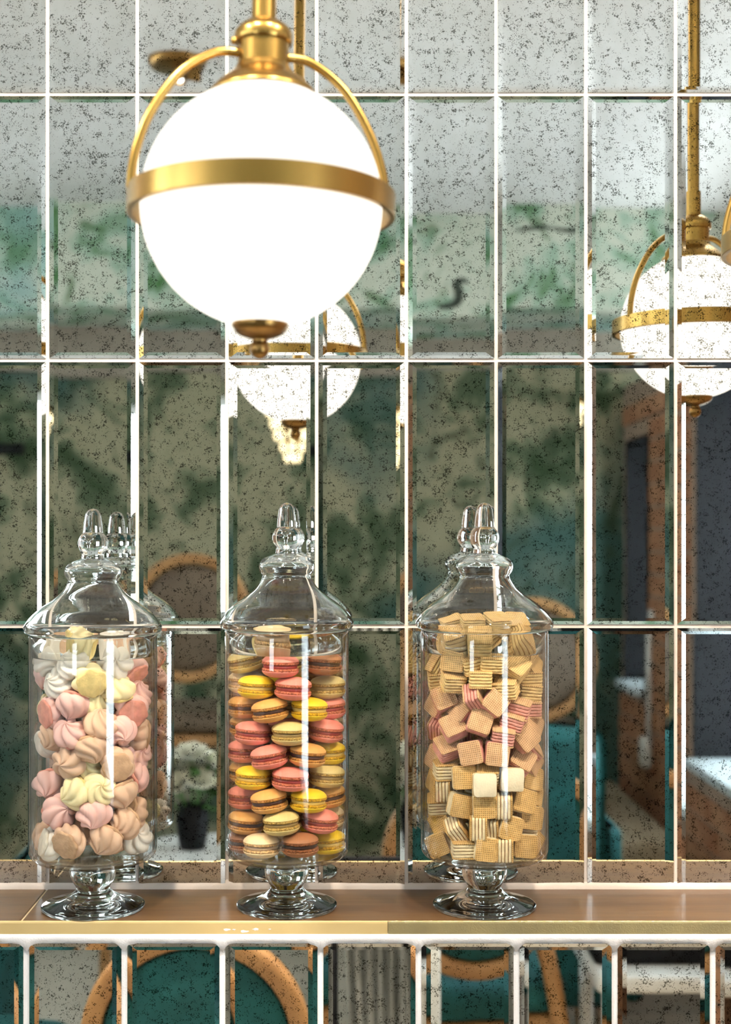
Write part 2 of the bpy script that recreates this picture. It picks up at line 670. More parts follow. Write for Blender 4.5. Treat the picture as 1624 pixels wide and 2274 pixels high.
back = struct('wall_back', mesh('wall_back', *box(XL, XE + 0.2, -0.0026, 0.18, 0, CEIL), 'grout', False),
              'wall of bevelled antique mirror tiles with pale grout above the ledge', 'wall')
TILE = tile_mesh('mirror_tile', P - 0.0040, PZ - 0.0042)
for r in range(-1, 4):
    for c in range(-9, 10):
        xc = X_J + P * (c + 0.5)
        zc = Z_J + PZ * (r + 0.5)
        if xc + P / 2 > XR or zc + PZ / 2 > CEIL + 0.01:
            continue
        obj('mirror_tile', TILE, back, (xc, 0, zc),
            (math.radians(R.gauss(0, 0.10)), 0, math.radians(R.gauss(0, 0.10))))

low = struct('wall_lower', mesh('wall_lower', *box(XL, XR, -LEDGE_D + 0.0022, 0, 0, 0.929), 'grout_white', False),
             'projecting lower wall of mirror tiles with thick white grout under the ledge', 'wall')
TILE2 = tile_mesh('lower_mirror_tile', P - 0.0062, PZ - 0.006)
X_L = 0.0842
for r in range(0, 2):
    for c in range(-9, 10):
        xc = X_L + P * (c + 0.5)
        if xc + P / 2 > XR:
            continue
        obj('mirror_tile', TILE2, low, (xc, -LEDGE_D + 0.0048, 0.929 - PZ / 2 - r * PZ),
            (math.radians(R.gauss(0, 0.1)), 0, math.radians(R.gauss(0, 0.12))))


def ragged_bead():
    """White grout bead under the brass strip: ragged lower edge, wider where joints run into it."""
    v, f = [], []
    n = 620
    x0, x1 = -1.1, 1.0
    for i in range(n):
        x = x0 + (x1 - x0) * i / (n - 1)
        d = abs(((x - X_L) / P + 0.5) % 1.0 - 0.5) * P
        low_z = 0.9275 - 0.0016 * mnoise.noise(Vector((x * 130, 3.1, 0))) - 0.0012 * mnoise.noise(Vector((x * 420, 9.1, 0)))
        low_z -= 0.011 * math.exp(-d / 0.0042)
        y = -LEDGE_D - 0.0012 - 0.0006 * mnoise.noise(Vector((x * 90, 0, 5)))
        v += [(x, -LEDGE_D + 0.002, 0.9365), (x, y, 0.9360), (x, y - 0.0004, 0.932), (x, y + 0.0004, low_z), (x, -LEDGE_D + 0.002, low_z - 0.0006)]
    for i in range(n - 1):
        for q in range(4):
            a = i * 5 + q
            f.append((a, a + 1, a + 6, a + 5))
    return mesh('grout_bead', v, f, 'grout_white')


obj('grout_bead', ragged_bead(), low)


def corner_bead():
    v, f = [], []
    n = 300
    for i in range(n):
        x = -1.2 + 2.2 * i / (n - 1)
        a = 0.0005 * mnoise.noise(Vector((x * 60, 1.7, 0)))
        d = abs(((x - X_J) / P + 0.5) % 1.0 - 0.5) * P
        top = 0.9555 + a + 0.004 * math.exp(-d / 0.002)
        v += [(x, 0.0, top), (x, -0.0035, top), (x, -0.0062 + a, LEDGE_Z + 0.003), (x, -0.0072 + a, LEDGE_Z - 0.001)]
    for i in range(n - 1):
        for q in range(3):
            k = i * 4 + q
            f.append((k, k + 1, k + 5, k + 4))
    return mesh('grout_bead', v, f, 'grout')


obj('grout_bead', corner_bead(), back)

# ---- ledge
ledge = thing('ledge_shelf', 'brown wood-look ledge with a brass edge strip below the mirror tiles', 'shelf', (0, 0, 0.93))
obj('substrate', mesh('substrate', *box(XL, XR, -LEDGE_D + 0.004, 0, -0.0005, 0.0176), 'joint', False), ledge)
for a, b in ((-1.55, -0.3312), (-0.3290, 0.92)):
    obj('ledge_tile', mesh('ledge_tile', *rbox(a, b, -LEDGE_D + 0.0026, 0.0, 0.008, 0.019, 0.0007, 1), 'ledge_wood', False), ledge)


def edge_trim(a, b, m):
    # angle profile: top lip lying flush with the tile edge and a vertical face
    y0 = -LEDGE_D
    pr = [(y0 + 0.0026, 0.019), (y0 + 0.0008, 0.0197), (y0, 0.0190), (y0 - 0.0004, 0.0175), (y0 - 0.0004, 0.0062), (y0 + 0.0006, 0.0055), (y0 + 0.004, 0.0055), (y0 + 0.004, 0.012)]
    v, f = [], []
    for x in (a, b):
        v += [(x, y, z) for y, z in pr]
    n = len(pr)
    for i in range(n):
        j = (i + 1) % n
        f.append((i, n + i, n + j, j))
    f += [tuple(range(n)), tuple(reversed(range(n, 2 * n)))]
    return mesh('edge_trim', v, f, m, False)


t1 = obj('edge_trim', edge_trim(-1.55, 0.0520, 'trim_film'), ledge)
t1['label'] = 'smooth golden half of the edge strip'
t2 = obj('edge_trim', edge_trim(0.0524, 1.04, 'trim_brushed'), ledge)
t2['label'] = 'duller brushed half of the edge strip'


def smear(x, z, s, seed):
    rr = random.Random(seed)
    v, f = [], []
    n = 14
    v.append((0, -0.0004, 0))
    for i in range(n):
        a = 2 * PI * i / n
        k = s * (0.6 + 0.6 * rr.random())
        v.append((k * 1.7 * math.cos(a), 0, k * 0.6 * math.sin(a)))
    for i in range(n):
        f.append((0, 1 + i, 1 + (i + 1) % n))
    return obj('grout_smear', mesh('grout_smear', v, f, 'grout_white'), ledge, (x, -LEDGE_D - 0.0005, z))


for i, (u, v_, s) in enumerate(((504, 2064, .0022), (520, 2064, .0012), (543, 2068, .0025), (568, 2063, .0022), (600, 2063, .001))):
    smear((u - U0) / 2136.0, ZC - (v_ - V0) / 2136.0 - 0.93, s, i)

# ---- mural wall behind the camera, bulkhead, taupe board
v, f = wall_grid([XL - 0.3, XE + 0.2], [0.0, CEIL], [(-2.05, -1.38, 1.02, 1.90)], lambda x, z: (x, YB, z), lambda x, z: (x, YB - 0.15, z))
struct('wall_far', mesh('wall_far', v, f, 'mural_low', False),
       'mural wall of dark green foliage seen in the middle mirror tiles', 'wall')
o_ = [(-2.05, 1.02), (-1.38, 1.02), (-1.38, 1.90), (-2.05, 1.90)]
i_ = [(-2.01, 1.06), (-1.42, 1.06), (-1.42, 1.86), (-2.01, 1.86)]
v = [(x, YB - 0.02, z) for x, z in o_] + [(x, YB - 0.02, z) for x, z in i_] + [(x, YB - 0.07, z) for x, z in i_] + [(x, YB - 0.07, z) for x, z in o_]
f = []
for l in range(4):
    for i in range(4):
        j, m = (i + 1) % 4, (l + 1) % 4
        f.append((l * 4 + i, l * 4 + j, m * 4 + j, m * 4 + i))
wf = struct('window_1', mesh('window_frame', v, f, 'white_lacquer', False), 'window in the mural wall glinting in the tile bevels', 'window')
obj('pane', mesh('pane', *box(-2.01, -1.42, YB - 0.047, YB - 0.043, 1.06, 1.86), 'window_glass', False), wf)
struct('trim_1', mesh('trim_1', *box(XL, XE, YB, YB + 0.03, 1.965, 2.115), 'taupe_board', False),
       'taupe board below the pale mural band in the mirror', 'trim')
struct('wall_bulkhead', mesh('wall_bulkhead', *box(XL, XE, YB, -3.05, 2.11, CEIL), 'mural_high', False),
       'pale mint foliage band under the ceiling seen in the mirror', 'wall')


def bird():
    pts = spline([(-0.062, 0, -0.035), (-0.02, 0, -0.03), (0.005, 0, -0.012), (0.006, 0, 0.02), (0.0, 0, 0.045), (0.022, 0, 0.055), (0.04, 0, 0.045)], 5)
    rr = [0.004 + 0.012 * math.sin(PI * min(1, i / (len(pts) - 1) * 0.9 + 0.1)) for i in range(len(pts))]
    v, f = tube(pts, rr, 8)
    v = [(a.x, a.y * 0.15, a.z) for a in v]
    return mesh('painted_bird', v, f, 'mural_print_dark')


bo = bpy.data.objects['wall_bulkhead']
pb = px(1010, 645, 4.6)
obj('painted_bird', bird(), bo, (pb.x, -3.05, pb.z))
pb = px(1225, 520, 4.6)
obj('painted_twig', mesh('painted_twig', *tube(spline([(-0.14, 0, 0), (-0.05, 0, 0.012), (0.04, 0, 0.0), (0.12, 0, 0.01)], 4), [0.004 + 0.008 * (i % 5) / 5 for i in range(13)], 6), 'mural_print_dark'),
    bo, (pb.x, -3.052, pb.z))

# ---- brick wall with windows on the right
WINS = [(-2.45, -1.32, 0.66, 1.80), (-3.48, -3.12, 0.78, 1.70)]
v, f = wall_grid([YB, 0.0], [0.0, ZP], [(a, b, z0, z1) for a, b, z0, z1 in WINS],
                 lambda y, z: (XR + 0.006, y, z), lambda y, z: (XR + 0.24, y, z))
wr = struct('wall_right', mesh('wall_right', v, f, 'mortar', False), 'red brick side wall with dark window reveals seen in the mirror', 'wall')
BRICK = mesh('brick', *box(0, 0.012, 0, 0.214, 0, 0.064), 'brick_red', False)
HALF = mesh('half_brick', *box(0, 0.012, 0, 0.102, 0, 0.064), 'brick_red', False)
nb = 0
for row in range(24):
    z = 0.006 + row * 0.0762
    y = YB + 0.004 - (0.112 if row % 2 else 0.0)
    while y < -1.16:
        for kind, ln in ((BRICK, 0.214),):
            hit = any(y + ln > a - 0.004 and y < b + 0.004 and z + 0.064 > z0 - 0.004 and z < z1 + 0.004 for a, b, z0, z1 in WINS)
            if not hit and y >= YB:
                obj('brick', BRICK, wr, (XR - 0.003 + R.uniform(-0.002, 0.002), y, z))
                nb += 1
            else:
                for yy in (y, y + 0.112):
                    h2 = any(yy + 0.102 > a - 0.004 and yy < b + 0.004 and z + 0.064 > z0 - 0.004 and z < z1 + 0.004 for a, b, z0, z1 in WINS)
                    if not h2 and yy >= YB:
                        obj('brick', HALF, wr, (XR - 0.003 + R.uniform(-0.002, 0.002), yy, z))
                        nb += 1
        y += 0.225
for k, (a, b, z0, z1) in enumerate(WINS):
    e = 0.002
    # reveal lining: a rectangular sleeve
    o_ = [(a + e, z0 + e), (b - e, z0 + e), (b - e, z1 - e), (a + e, z1 - e)]
    t = 0.012
    i_ = [(a + t, z0 + t), (b - t, z0 + t), (b - t, z1 - t), (a + t, z1 - t)]
    v = [(XR - 0.004, y, z) for y, z in o_] + [(XR - 0.004, y, z) for y, z in i_] + [(XR + 0.235, y, z) for y, z in i_] + [(XR + 0.235, y, z) for y, z in o_]
    f = []
    for l in range(4):
        for i in range(4):
            j = (i + 1) % 4
            m = (l + 1) % 4
            f.append((l * 4 + i, l * 4 + j, m * 4 + j, m * 4 + i))
    win = struct('window_%d' % (k + 2), mesh('window_lining', v, f, 'black_paint', False),
                 ['tall black window reveal at right edge of the mirror view',
                  'small black window reveal beside the mural corner'][k], 'window')
    obj('pane', mesh('pane', *box(XR + 0.212, XR + 0.216, a + t, b - t, z0 + t, z1 - t), 'window_glass', False), win)
    ym = (a + b) / 2
    if k == 1:
        obj('mullion', mesh('mullion', *box(XR + 0.20, XR + 0.23, ym - 0.012, ym + 0.012, z0 + t, z1 - t), 'black_paint', False), win)
    obj('sill', mesh('sill', *rbox(XR - 0.035, XR + 0.20, a + t, b - t, z0 + t, z0 + t + 0.025, 0.004, 2), 'pale_sill'), win)

# ---- outer window wall beyond the partition
OW = [(-3.45, -1.30), (-1.20, -0.2)]
v, f = wall_grid([YB, 0.0], [0.0, CEIL], [(a, b, 0.45, 2.05) for a, b in OW], lambda y, z: (XE, y, z), lambda y, z: (XE + 0.2, y, z))
struct('wall_outer', mesh('wall_outer', v, f, 'plaster', False), 'outer window wall behind the brick partition', 'wall')


def framed(name, label, x0, x1, a, b, z0, z1, t=0.05):
    o_ = [(a, z0), (b, z0), (b, z1), (a, z1)]
    i_ = [(a + t, z0 + t), (b - t, z0 + t), (b - t, z1 - t), (a + t, z1 - t)]
    v = [(x0, y, z) for y, z in o_] + [(x0, y, z) for y, z in i_] + [(x1, y, z) for y, z in i_] + [(x1, y, z) for y, z in o_]
    f = []
    for l in range(4):
        for i in range(4):
            j, m = (i + 1) % 4, (l + 1) % 4
            f.append((l * 4 + i, l * 4 + j, m * 4 + j, m * 4 + i))
    win = struct(name, mesh('window_frame', v, f, 'black_paint', False), label, 'window')
    xm = (x0 + x1) / 2
    obj('pane', mesh('pane', *box(xm - 0.002, xm + 0.002, a + t, b - t, z0 + t, z1 - t), 'window_glass', False), win)


for k, (a, b) in enumerate(OW):
    framed('window_%d' % (k + 8), ['wide outer window behind the brick partition', 'narrower outer window nearest the mirrored wall'][k], XE + 0.06, XE + 0.12, a, b, 0.45, 2.05)

# ---- unseen high window band on the left, added to brighten the ceiling
v, f = wall_grid([YB, 0.0], [0.0, CEIL], [(-3.35, -2.35, 1.92, 2.38), (-2.25, -1.25, 1.92, 2.38), (-1.15, -0.2, 1.92, 2.38)],
                 lambda y, z: (XL, y, z), lambda y, z: (XL - 0.2, y, z))
wl = struct('wall_left', mesh('wall_left', v, f, 'plaster', False), 'plain side wall with an added high band of windows lighting the ceiling', 'wall')
for k, (a, b) in enumerate(((-3.35, -2.35), (-2.25, -1.25), (-1.15, -0.2))):
    fr = []
    o_ = [(a, 1.92), (b, 1.92), (b, 2.38), (a, 2.38)]
    t = 0.05
    i_ = [(a + t, 1.92 + t), (b - t, 1.92 + t), (b - t, 2.38 - t), (a + t, 2.38 - t)]
    v = [(XL - 0.06, y, z) for y, z in o_] + [(XL - 0.06, y, z) for y, z in i_] + [(XL - 0.12, y, z) for y, z in i_] + [(XL - 0.12, y, z) for y, z in o_]
    f = []
    for l in range(4):
        for i in range(4):
            j, m = (i + 1) % 4, (l + 1) % 4
            f.append((l * 4 + i, l * 4 + j, m * 4 + j, m * 4 + i))
    win = struct('window_%d' % (k + 5), mesh('window_frame', v, f, 'black_paint', False),
                 ['added ceiling-lighting high window by the mural wall', 'middle one of the three added ceiling-lighting high windows', 'added ceiling-lighting high window by the mirrored wall'][k], 'window')
    obj('pane', mesh('pane', *box(XL - 0.095, XL - 0.09, a + t, b - t, 1.92 + t, 2.38 - t), 'window_glass', False), win)

# ------------------------------------------------------------------ pendant globe lamps
LAMP_MESH = {}


def lamp_parts():
    M = LAMP_MESH
    rg = 0.0963
    prof = [(rg * math.sin(a), rg * math.cos(a)) for a in [PI * (0.12 + 0.80 * i / 48) for i in range(49)]]
    M['globe'] = mesh('globe', *lathe([(0.0, prof[0][1])] + prof + [(0.0, prof[-1][1])], 96), 'opal_glow')
    ri, ro, h = 0.1022, 0.1068, 0.0094
    ring = [(ri, -h), (ro - 0.0006, -h), (ro, -h + 0.0006), (ro, h - 0.0006), (ro - 0.0006, h), (ri, h)]
    M['ring'] = mesh('ring_band', *lathe(ring, 128, True), 'brass', True, sharp=30)
    cap = spline([(0.0425, 0.0872), (0.0418, 0.0905), (0.0340, 0.0985), (0.0250, 0.1055), (0.0212, 0.1115)], 4)
    cap = [(p.x, p.y) for p in cap] + [(0.0205, 0.1120), (0.0205, 0.1290)]
    cap += [(0.0228, 0.1296), (0.0233, 0.1310), (0.0233, 0.1365), (0.0226, 0.1388), (0.0195, 0.1425), (0.0140, 0.1465), (0.0088, 0.1485), (0.0, 0.1490)]
    M['cap'] = mesh('collar', *lathe([(0.0, 0.0872)] + cap, 72), 'brass', True, sharp=40)
    M['stem'] = mesh('stem', *lathe([(0.0, 0.144), (0.0098, 0.144), (0.0098, 0.1800), (0.0078, 0.1806), (0.0078, CEIL - 1.613 - 0.02), (0.0, CEIL - 1.613 - 0.02)], 40), 'brass', True, sharp=40)
    M['canopy'] = mesh('canopy', *lathe([(0.0, CEIL - 1.613 - 0.024), (0.02, CEIL - 1.613 - 0.024), (0.055, CEIL - 1.613 - 0.018), (0.06, CEIL - 1.613 - 0.004), (0.06, CEIL - 1.613), (0.0, CEIL - 1.613)], 48), 'brass', True, sharp=40)
    fin = [(0.0, -0.0935), (0.0225, -0.0935), (0.0226, -0.0950)] + [(0.0226 * math.cos(a), -0.0950 - 0.0115 * math.sin(a)) for a in [PI / 2 * i / 8 for i in range(1, 7)]]
    fin += [(0.0062, -0.1065), (0.0060, -0.1085)]
    M['fin'] = mesh('finial_cup', *lathe(fin + [(0.0, -0.1085)], 56), 'brass_dark', True, sharp=50)
    ball = [(0.0078 * math.sin(a), -0.1140 + 0.0078 * math.cos(a)) for a in [PI * i / 16 for i in range(17)]]
    ball[0] = (0.0, ball[0][1])
    ball[-1] = (0.0, ball[-1][1])
    M['ball'] = mesh('finial_ball', *lathe(list(reversed(ball)), 32), 'brass_dark')
    arm = spline([(0.0190, 0, 0.1205), (0.040, 0, 0.1180), (0.068, 0, 0.0985), (0.0905, 0, 0.0640), (0.1015, 0, 0.0320), (0.1045, 0, 0.0060)], 6)
    M['arm'] = mesh('arm', *tube(arm, 0.0038, 14), 'brass', True, sharp=60)
    sb = [(0.0, -0.0215), (0.0030, -0.0215), (0.0030, -0.0255), (0.0022, -0.0265), (0.0, -0.0265)]
    M['screw'] = mesh('set_screw', *lathe(sb, 16), 'brass')


lamp_parts()


def lamp(label, loc, spin=0.0, lean=0.0, name='pendant_lamp'):
    t = thing(name, label, 'lamp', loc, (0, lean, 0), 'globe pendant lamps in front of the mirror tiles')
    M = LAMP_MESH
    obj('globe', M['globe'], t)
    rb = obj('ring_band', M['ring'], t)
    obj('collar', M['cap'], t)
    obj('stem', M['stem'], t)
    obj('canopy', M['canopy'], t)
    c = obj('finial_cup', M['fin'], t)
    obj('finial_ball', M['ball'], c)
    for a in (spin + PI, spin):
        obj('arm', M['arm'], rb, (0, 0, 0), (0, 0, a))
    obj('set_screw', M['screw'], t, (0, 0, 0.1290), (PI / 2, 0, 1.9))
    return t


lp = px(581, 1000, 1.085)
lamp('large white globe pendant lamp with brass ring hanging in front of the mirror tiles', (lp.x, lp.y, 1.613), math.radians(16), math.radians(0.7))
lamp('globe pendant lamp at the right seen only as a reflection in the mirror tiles', (0.474, -0.262, 1.628), math.radians(-25), 0)
lamp('globe pendant lamp left of the frame glinting in the tile bevels', (-0.625, -0.44, 1.620), math.radians(10), 0)

# ------------------------------------------------------------------ glass jars
JM = {}


def jar_meshes():
    # solid foot and stem (refracting glass)
    foot = spline([(0.0, 0.0030), (0.030, 0.0022), (0.0500, 0.0002), (0.0535, 0.0008), (0.0545, 0.0028), (0.0530, 0.0046), (0.045, 0.0066), (0.032, 0.0108), (0.0215, 0.0165), (0.0172, 0.0215)], 4)
    foot = [(max(p.x, 0), p.y) for p in foot]
    foot[0] = (0.0, 0.003)
    JM['foot'] = mesh('foot', *lathe(foot + [(0.0, 0.0215)], 72), 'solid_glass', True, sharp=60)
    stem = spline([(0.0168, 0.0217), (0.0185, 0.0245), (0.0222, 0.0310), (0.0240, 0.0375), (0.0232, 0.0440), (0.0205, 0.0490), (0.0200, 0.0520)], 4)
    st = [(0.0, 0.0217)] + [(p.x, p.y) for p in stem] + [(0.0, 0.0520)]
    JM['stem'] = mesh('stem', *lathe(st, 64), 'solid_glass', True, sharp=60)
    JM['bubble'] = mesh('stem_hollow', *lathe([(0.0, 0.0285)] + [(0.0135 * math.sin(a), 0.0385 - 0.0100 * math.cos(a)) for a in [PI * i / 14 for i in range(1, 14)]] + [(0.0, 0.0485)], 40), 'clear_glass')
    # body: cylinder with rounded bottom, real wall
    ro, th = 0.0672, 0.0022
    out_ = [(0.0, 0.0522), (0.030, 0.0523), (0.0520, 0.0535)] + [(ro - 0.0125 + 0.0125 * math.sin(a), 0.0660 - 0.0125 * math.cos(a)) for a in [PI / 2 * (0.25 + 0.75 * i / 8) for i in range(9)]]
    out_ += [(ro, z) for z in (0.10, 0.15, 0.20, 0.25, 0.2965)]
    rim = [(ro - th * 0.2, 0.2982), (ro - th * 0.8, 0.2982)]
    ri = ro - th
    inn = [(ri, z) for z in (0.2965, 0.25, 0.20, 0.15, 0.10)] + [(ri - 0.011 + 0.011 * math.sin(a), 0.0685 - 0.0115 * math.cos(a)) for a in [PI / 2 * (1 - 0.8 * i / 8) for i in range(9)]]
    inn += [(0.040, 0.0568), (0.0, 0.0562)]
    JM['body'] = mesh('body', *lathe(out_ + rim + inn, 112), 'clear_glass', True, sharp=70)
    # lid: blown bell, hollow, with an inner collar reaching into the jar
    o2 = spline([(0.0668, 0.2992), (0.0712, 0.3022), (0.0726, 0.3062), (0.0712, 0.3105), (0.0650, 0.3190), (0.0560, 0.3275), (0.0440, 0.3360), (0.0345, 0.3440), (0.0285, 0.3525), (0.0265, 0.3580),
                 (0.0290, 0.3620), (0.0304, 0.3670), (0.0292, 0.3725), (0.0240, 0.3775), (0.0165, 0.3805), (0.0124, 0.3822)], 4)
    o2 = [(p.x, p.y) for p in o2]
    i2 = spline([(0.0095, 0.3795), (0.0205, 0.3750), (0.0262, 0.3710), (0.0276, 0.3670), (0.0262, 0.3630), (0.0238, 0.3585), (0.0256, 0.3530), (0.0318, 0.3430), (0.0420, 0.3335), (0.0548, 0.3247), (0.0632, 0.3165), (0.0682, 0.3095), (0.0688, 0.3058), (0.0658, 0.3012)], 4)
    i2 = [(p.x, p.y) for p in i2]
    collar = [(0.0630, 0.2950), (0.0628, 0.2770), (0.0634, 0.2758), (0.0641, 0.2770), (0.0643, 0.2950), (0.0646, 0.2988)]
    JM['lid'] = mesh('lid', *lathe([(0.0, 0.3795)] + i2 + collar + o2 + [(0.0, 0.3822)], 112), 'solid_glass', True, sharp=70)
    kn = spline([(0.0122, 0.3824), (0.0118, 0.3865), (0.0135, 0.3905), (0.0154, 0.3960), (0.0156, 0.4010), (0.0136, 0.4065), (0.0108, 0.4100), (0.0104, 0.4118), (0.0100, 0.4180), (0.0088, 0.4270), (0.0076, 0.4322), (0.0045, 0.4360)], 4)
    JM['knob'] = mesh('knob', *lathe([(0.0, 0.3824)] + [(p.x, p.y) for p in kn] + [(0.0, 0.4372)], 56), 'solid_glass', True, sharp=60)


jar_meshes()
JARS = {
    'left': (px(207, 1500, 1.468), 0.985, 0.0),
    'middle': (px(637, 1500, 1.472), 1.0, 0.8),
    'right': (px(1076, 1500, 1.472), 1.0, 1.7),
}
JTXT = {
    'left': 'left footed glass jar with pointed lid holding pastel meringues',
    'middle': 'middle footed glass jar with pointed lid holding coloured macarons',
    'right': 'right footed glass jar with pointed lid holding wafer cubes',
}
for k, (p, s, rz) in JARS.items():
    j = thing('glass_jar', JTXT[k], 'jar', (p.x, p.y, LEDGE_Z), (0, 0, rz), 'footed glass jars on the ledge')
    sx = {'left': 1.02, 'middle': 1.0, 'right': 1.025}[k]
    j.scale = (sx, sx, s)
    obj('foot', JM['foot'], j)
    obj('stem', JM['stem'], j)
    obj('body', JM['body'], j)
    ld = obj('lid', JM['lid'], j)
    obj('knob', JM['knob'], ld)

ORD = ['first', 'second', 'third', 'fourth', 'fifth', 'sixth', 'seventh', 'eighth', 'ninth', 'tenth', 'eleventh', 'twelfth', 'thirteenth', 'fourteenth', 'fifteenth', 'sixteenth']
RIN = 0.0645        # usable inner radius of a jar


def ring_place(jar, u, v, rho):
    """Point on the front shell of a jar's filling seen at pixel (u, v)."""
    p = JARS[jar][0]
    depth0 = p.y + D
    dep = depth0
    for _ in range(6):
        dx = (u - U0) / F * dep - p.x
        dx = max(-rho, min(rho, dx))
        dep = depth0 - math.sqrt(max(rho * rho - dx * dx, 0))
    return Vector((p.x + dx, dep - D, ZC - (v - V0) / F * dep))


def fill_points(jar, taken, zlo, zhi, mind, rmax, tries, rr):
    """Dart throwing for the pieces inside and behind the visible ones."""
    p = JARS[jar][0]
    out = []
    for _ in range(tries):
        a = rr.uniform(0, 2 * PI)
        q = rmax * math.sqrt(rr.random())
        if rr.random() < 0.6:
            q = rmax
        c = Vector((p.x + q * math.cos(a), p.y + q * math.sin(a), rr.uniform(zlo, zhi)))
        if all((c - t).length > mind for t in taken) and all((c - t).length > mind for t in out):
            out.append(c)
    return out


# ------------------------------------------------------------------ macarons
MACM = {}


def macaron_meshes():
    n = 44
    for k in MAC:
        dome = [(0.0, 0.0116), (0.004, 0.01155), (0.0085, 0.0111), (0.0130, 0.0101), (0.0163, 0.0086), (0.0186, 0.0066), (0.0194, 0.0050), (0.0188, 0.0044), (0.012, 0.0042), (0.0, 0.0042)]
        v, f = lathe(list(reversed(dome)), n)
        MACM[k, 'shell'] = mesh('macaron_shell', v, f, 'macaron_shell_' + k, True, sharp=70)
        rr = random.Random(hash(k) % 99 if False else len(k) * 7)
        for var in range(2):
            v, f = lathe([(0.0, 0.0018), (0.0178, 0.0018), (0.0190, 0.0022), (0.0194, 0.0032), (0.0192, 0.0042), (0.0186, 0.0048), (0.0, 0.0048)], 60)
            vv = []
            for (x, y, z) in v:
                r_ = math.hypot(x, y)
                if r_ > 0.01:
                    a = math.atan2(y, x)
                    w1 = mnoise.noise(Vector((math.cos(a) * 9, math.sin(a) * 9, z * 900 + var * 7 + len(k))))
                    d = 1 + 0.045 * w1
                    vv.append((x * d, y * d, z + 0.0005 * w1))
                else:
                    vv.append((x, y, z))
            MACM[k, 'foot', var] = mesh('ruffled_foot', vv, f, 'macaron_foot_' + k, True)
        MACM[k, 'fill'] = mesh('filling', *lathe([(0.0, -0.0024), (0.0168, -0.0024), (0.0178, -0.0012), (0.0180, 0.0), (0.0178, 0.0012), (0.0168, 0.0024), (0.0, 0.0024)], 40), 'macaron_filling_' + k)


macaron_meshes()
MAC_N = [0]


def macaron(k, loc, tilt, az, label, group):
    t = thing('macaron', label, 'macaron', loc, None, group)
    ax = Vector((math.cos(az), math.sin(az), 0))
    t.rotation_euler = (Matrix.Rotation(tilt, 3, ax) @ Matrix.Rotation(az * 3.3, 3, 'Z')).to_euler()
    t.scale = (1.0, 1.0, 1.06)
    MAC_N[0] += 1
    for s, rot in ((0, (0, 0, 0)), (1, (PI, 0, 1.3))):
        sh = obj('shell', MACM[k, 'shell'], t, (0, 0, 0), rot)
        obj('ruffled_foot', MACM[k, 'foot', (MAC_N[0] + s) % 2], sh)
    obj('filling', MACM[k, 'fill'], t)
    return t


ROWS = [  # bottom layer first: (u, v, kind, tilt degrees: positive lifts the right side)
    [(525, 1868, 'chocolate', 0), (581, 1878, 'vanilla', 0), (667, 1876, 'chocolate', 1), (738, 1870, 'yellow', 4)],
    [(546, 1826, 'caramel', -5), (625, 1828, 'pistachio', 4), (711, 1823, 'pink', -6), (760, 1814, 'vanilla', 0)],
    [(530, 1770, 'pink', 0), (598, 1779, 'caramel', 8), (685, 1778, 'yellow', -3), (750, 1768, 'caramel', 8)],
    [(522, 1712, 'caramel', 4), (563, 1727, 'yellow', -2), (645, 1730, 'pink', -3), (726, 1723, 'pistachio', -4)],
    [(529, 1668, 'pink', 0), (598, 1681, 'pink', 9), (683, 1677, 'caramel', -6), (747, 1672, 'yellow', 0)],
    [(518, 1612, 'caramel', 0), (562, 1628, 'pink', -4), (644, 1629, 'pistachio', 0), (723, 1622, 'pink', -8), (762, 1615, 'vanilla', 0)],
    [(533, 1570, 'caramel', 0), (600, 1578, 'caramel', 9), (687, 1575, 'yellow', -3), (750, 1572, 'pink', 3)],
    [(522, 1515, 'vanilla', 0), (569, 1526, 'yellow', -3), (651, 1529, 'pink', -3), (728, 1526, 'pistachio', 0)],
    [(546, 1468, 'pistachio', 13), (623, 1479, 'pink', -1), (718, 1473, 'chocolate', -4), (757, 1475, 'pink', 3)],
]
MW = {'yellow': 'yellow', 'pink': 'pink', 'caramel': 'caramel brown', 'chocolate': 'dark chocolate', 'pistachio': 'pale pistachio', 'vanilla': 'cream'}
mp = JARS['middle'][0]
backs = []
SEP = math.radians(51.5)
for li, row in enumerate(ROWS):
    rho = 0.0445
    pts = []
    for (u, v_, k, tl) in row:
        c = ring_place('middle', u, v_, rho)
        pts.append([math.atan2(c.x - mp.x, -(c.y - mp.y)), c.z, v_])      # angle from the front, + to the right
    mid = min(range(len(row)), key=lambda i: abs(pts[i][0]))
    for i in range(mid + 1, len(row)):
        pts[i][0] = max(pts[i][0], pts[i - 1][0] + SEP)
    for i in range(mid - 1, -1, -1):
        pts[i][0] = min(pts[i][0], pts[i + 1][0] - SEP)
    zs = []
    for i, (u, v_, k, tl) in enumerate(row):
        a = pts[i][0]
        y = mp.y - rho * math.cos(a)
        z = ZC - (v_ - V0) / F * (y + D)
        zs.append(z)
        macaron(k, (mp.x + rho * math.sin(a), y, z), math.radians(-tl), PI / 2 + R.uniform(-0.3, 0.3),
                '%s macaron in the middle jar, %s layer from the bottom, %s from left' % (MW[k], ORD[li], ORD[i]),
                'macarons in the middle jar')
    zm = sum(zs) / len(zs)
    # the far side of the layer
    a0, a1 = pts[-1][0], pts[0][0] + 2 * PI
    nbk = max(0, int((a1 - a0) / SEP) - 1)
    for q in range(nbk):
        a = a0 + (a1 - a0) * (q + 1) / (nbk + 1)
        backs.append((Vector((mp.x + rho * math.sin(a), mp.y - rho * math.cos(a), zm + R.uniform(-0.001, 0.001))), li))
    backs.append((Vector((mp.x + R.uniform(-0.001, 0.001), mp.y + R.uniform(-0.001, 0.001), zm)), li))
kk = list(MAC)
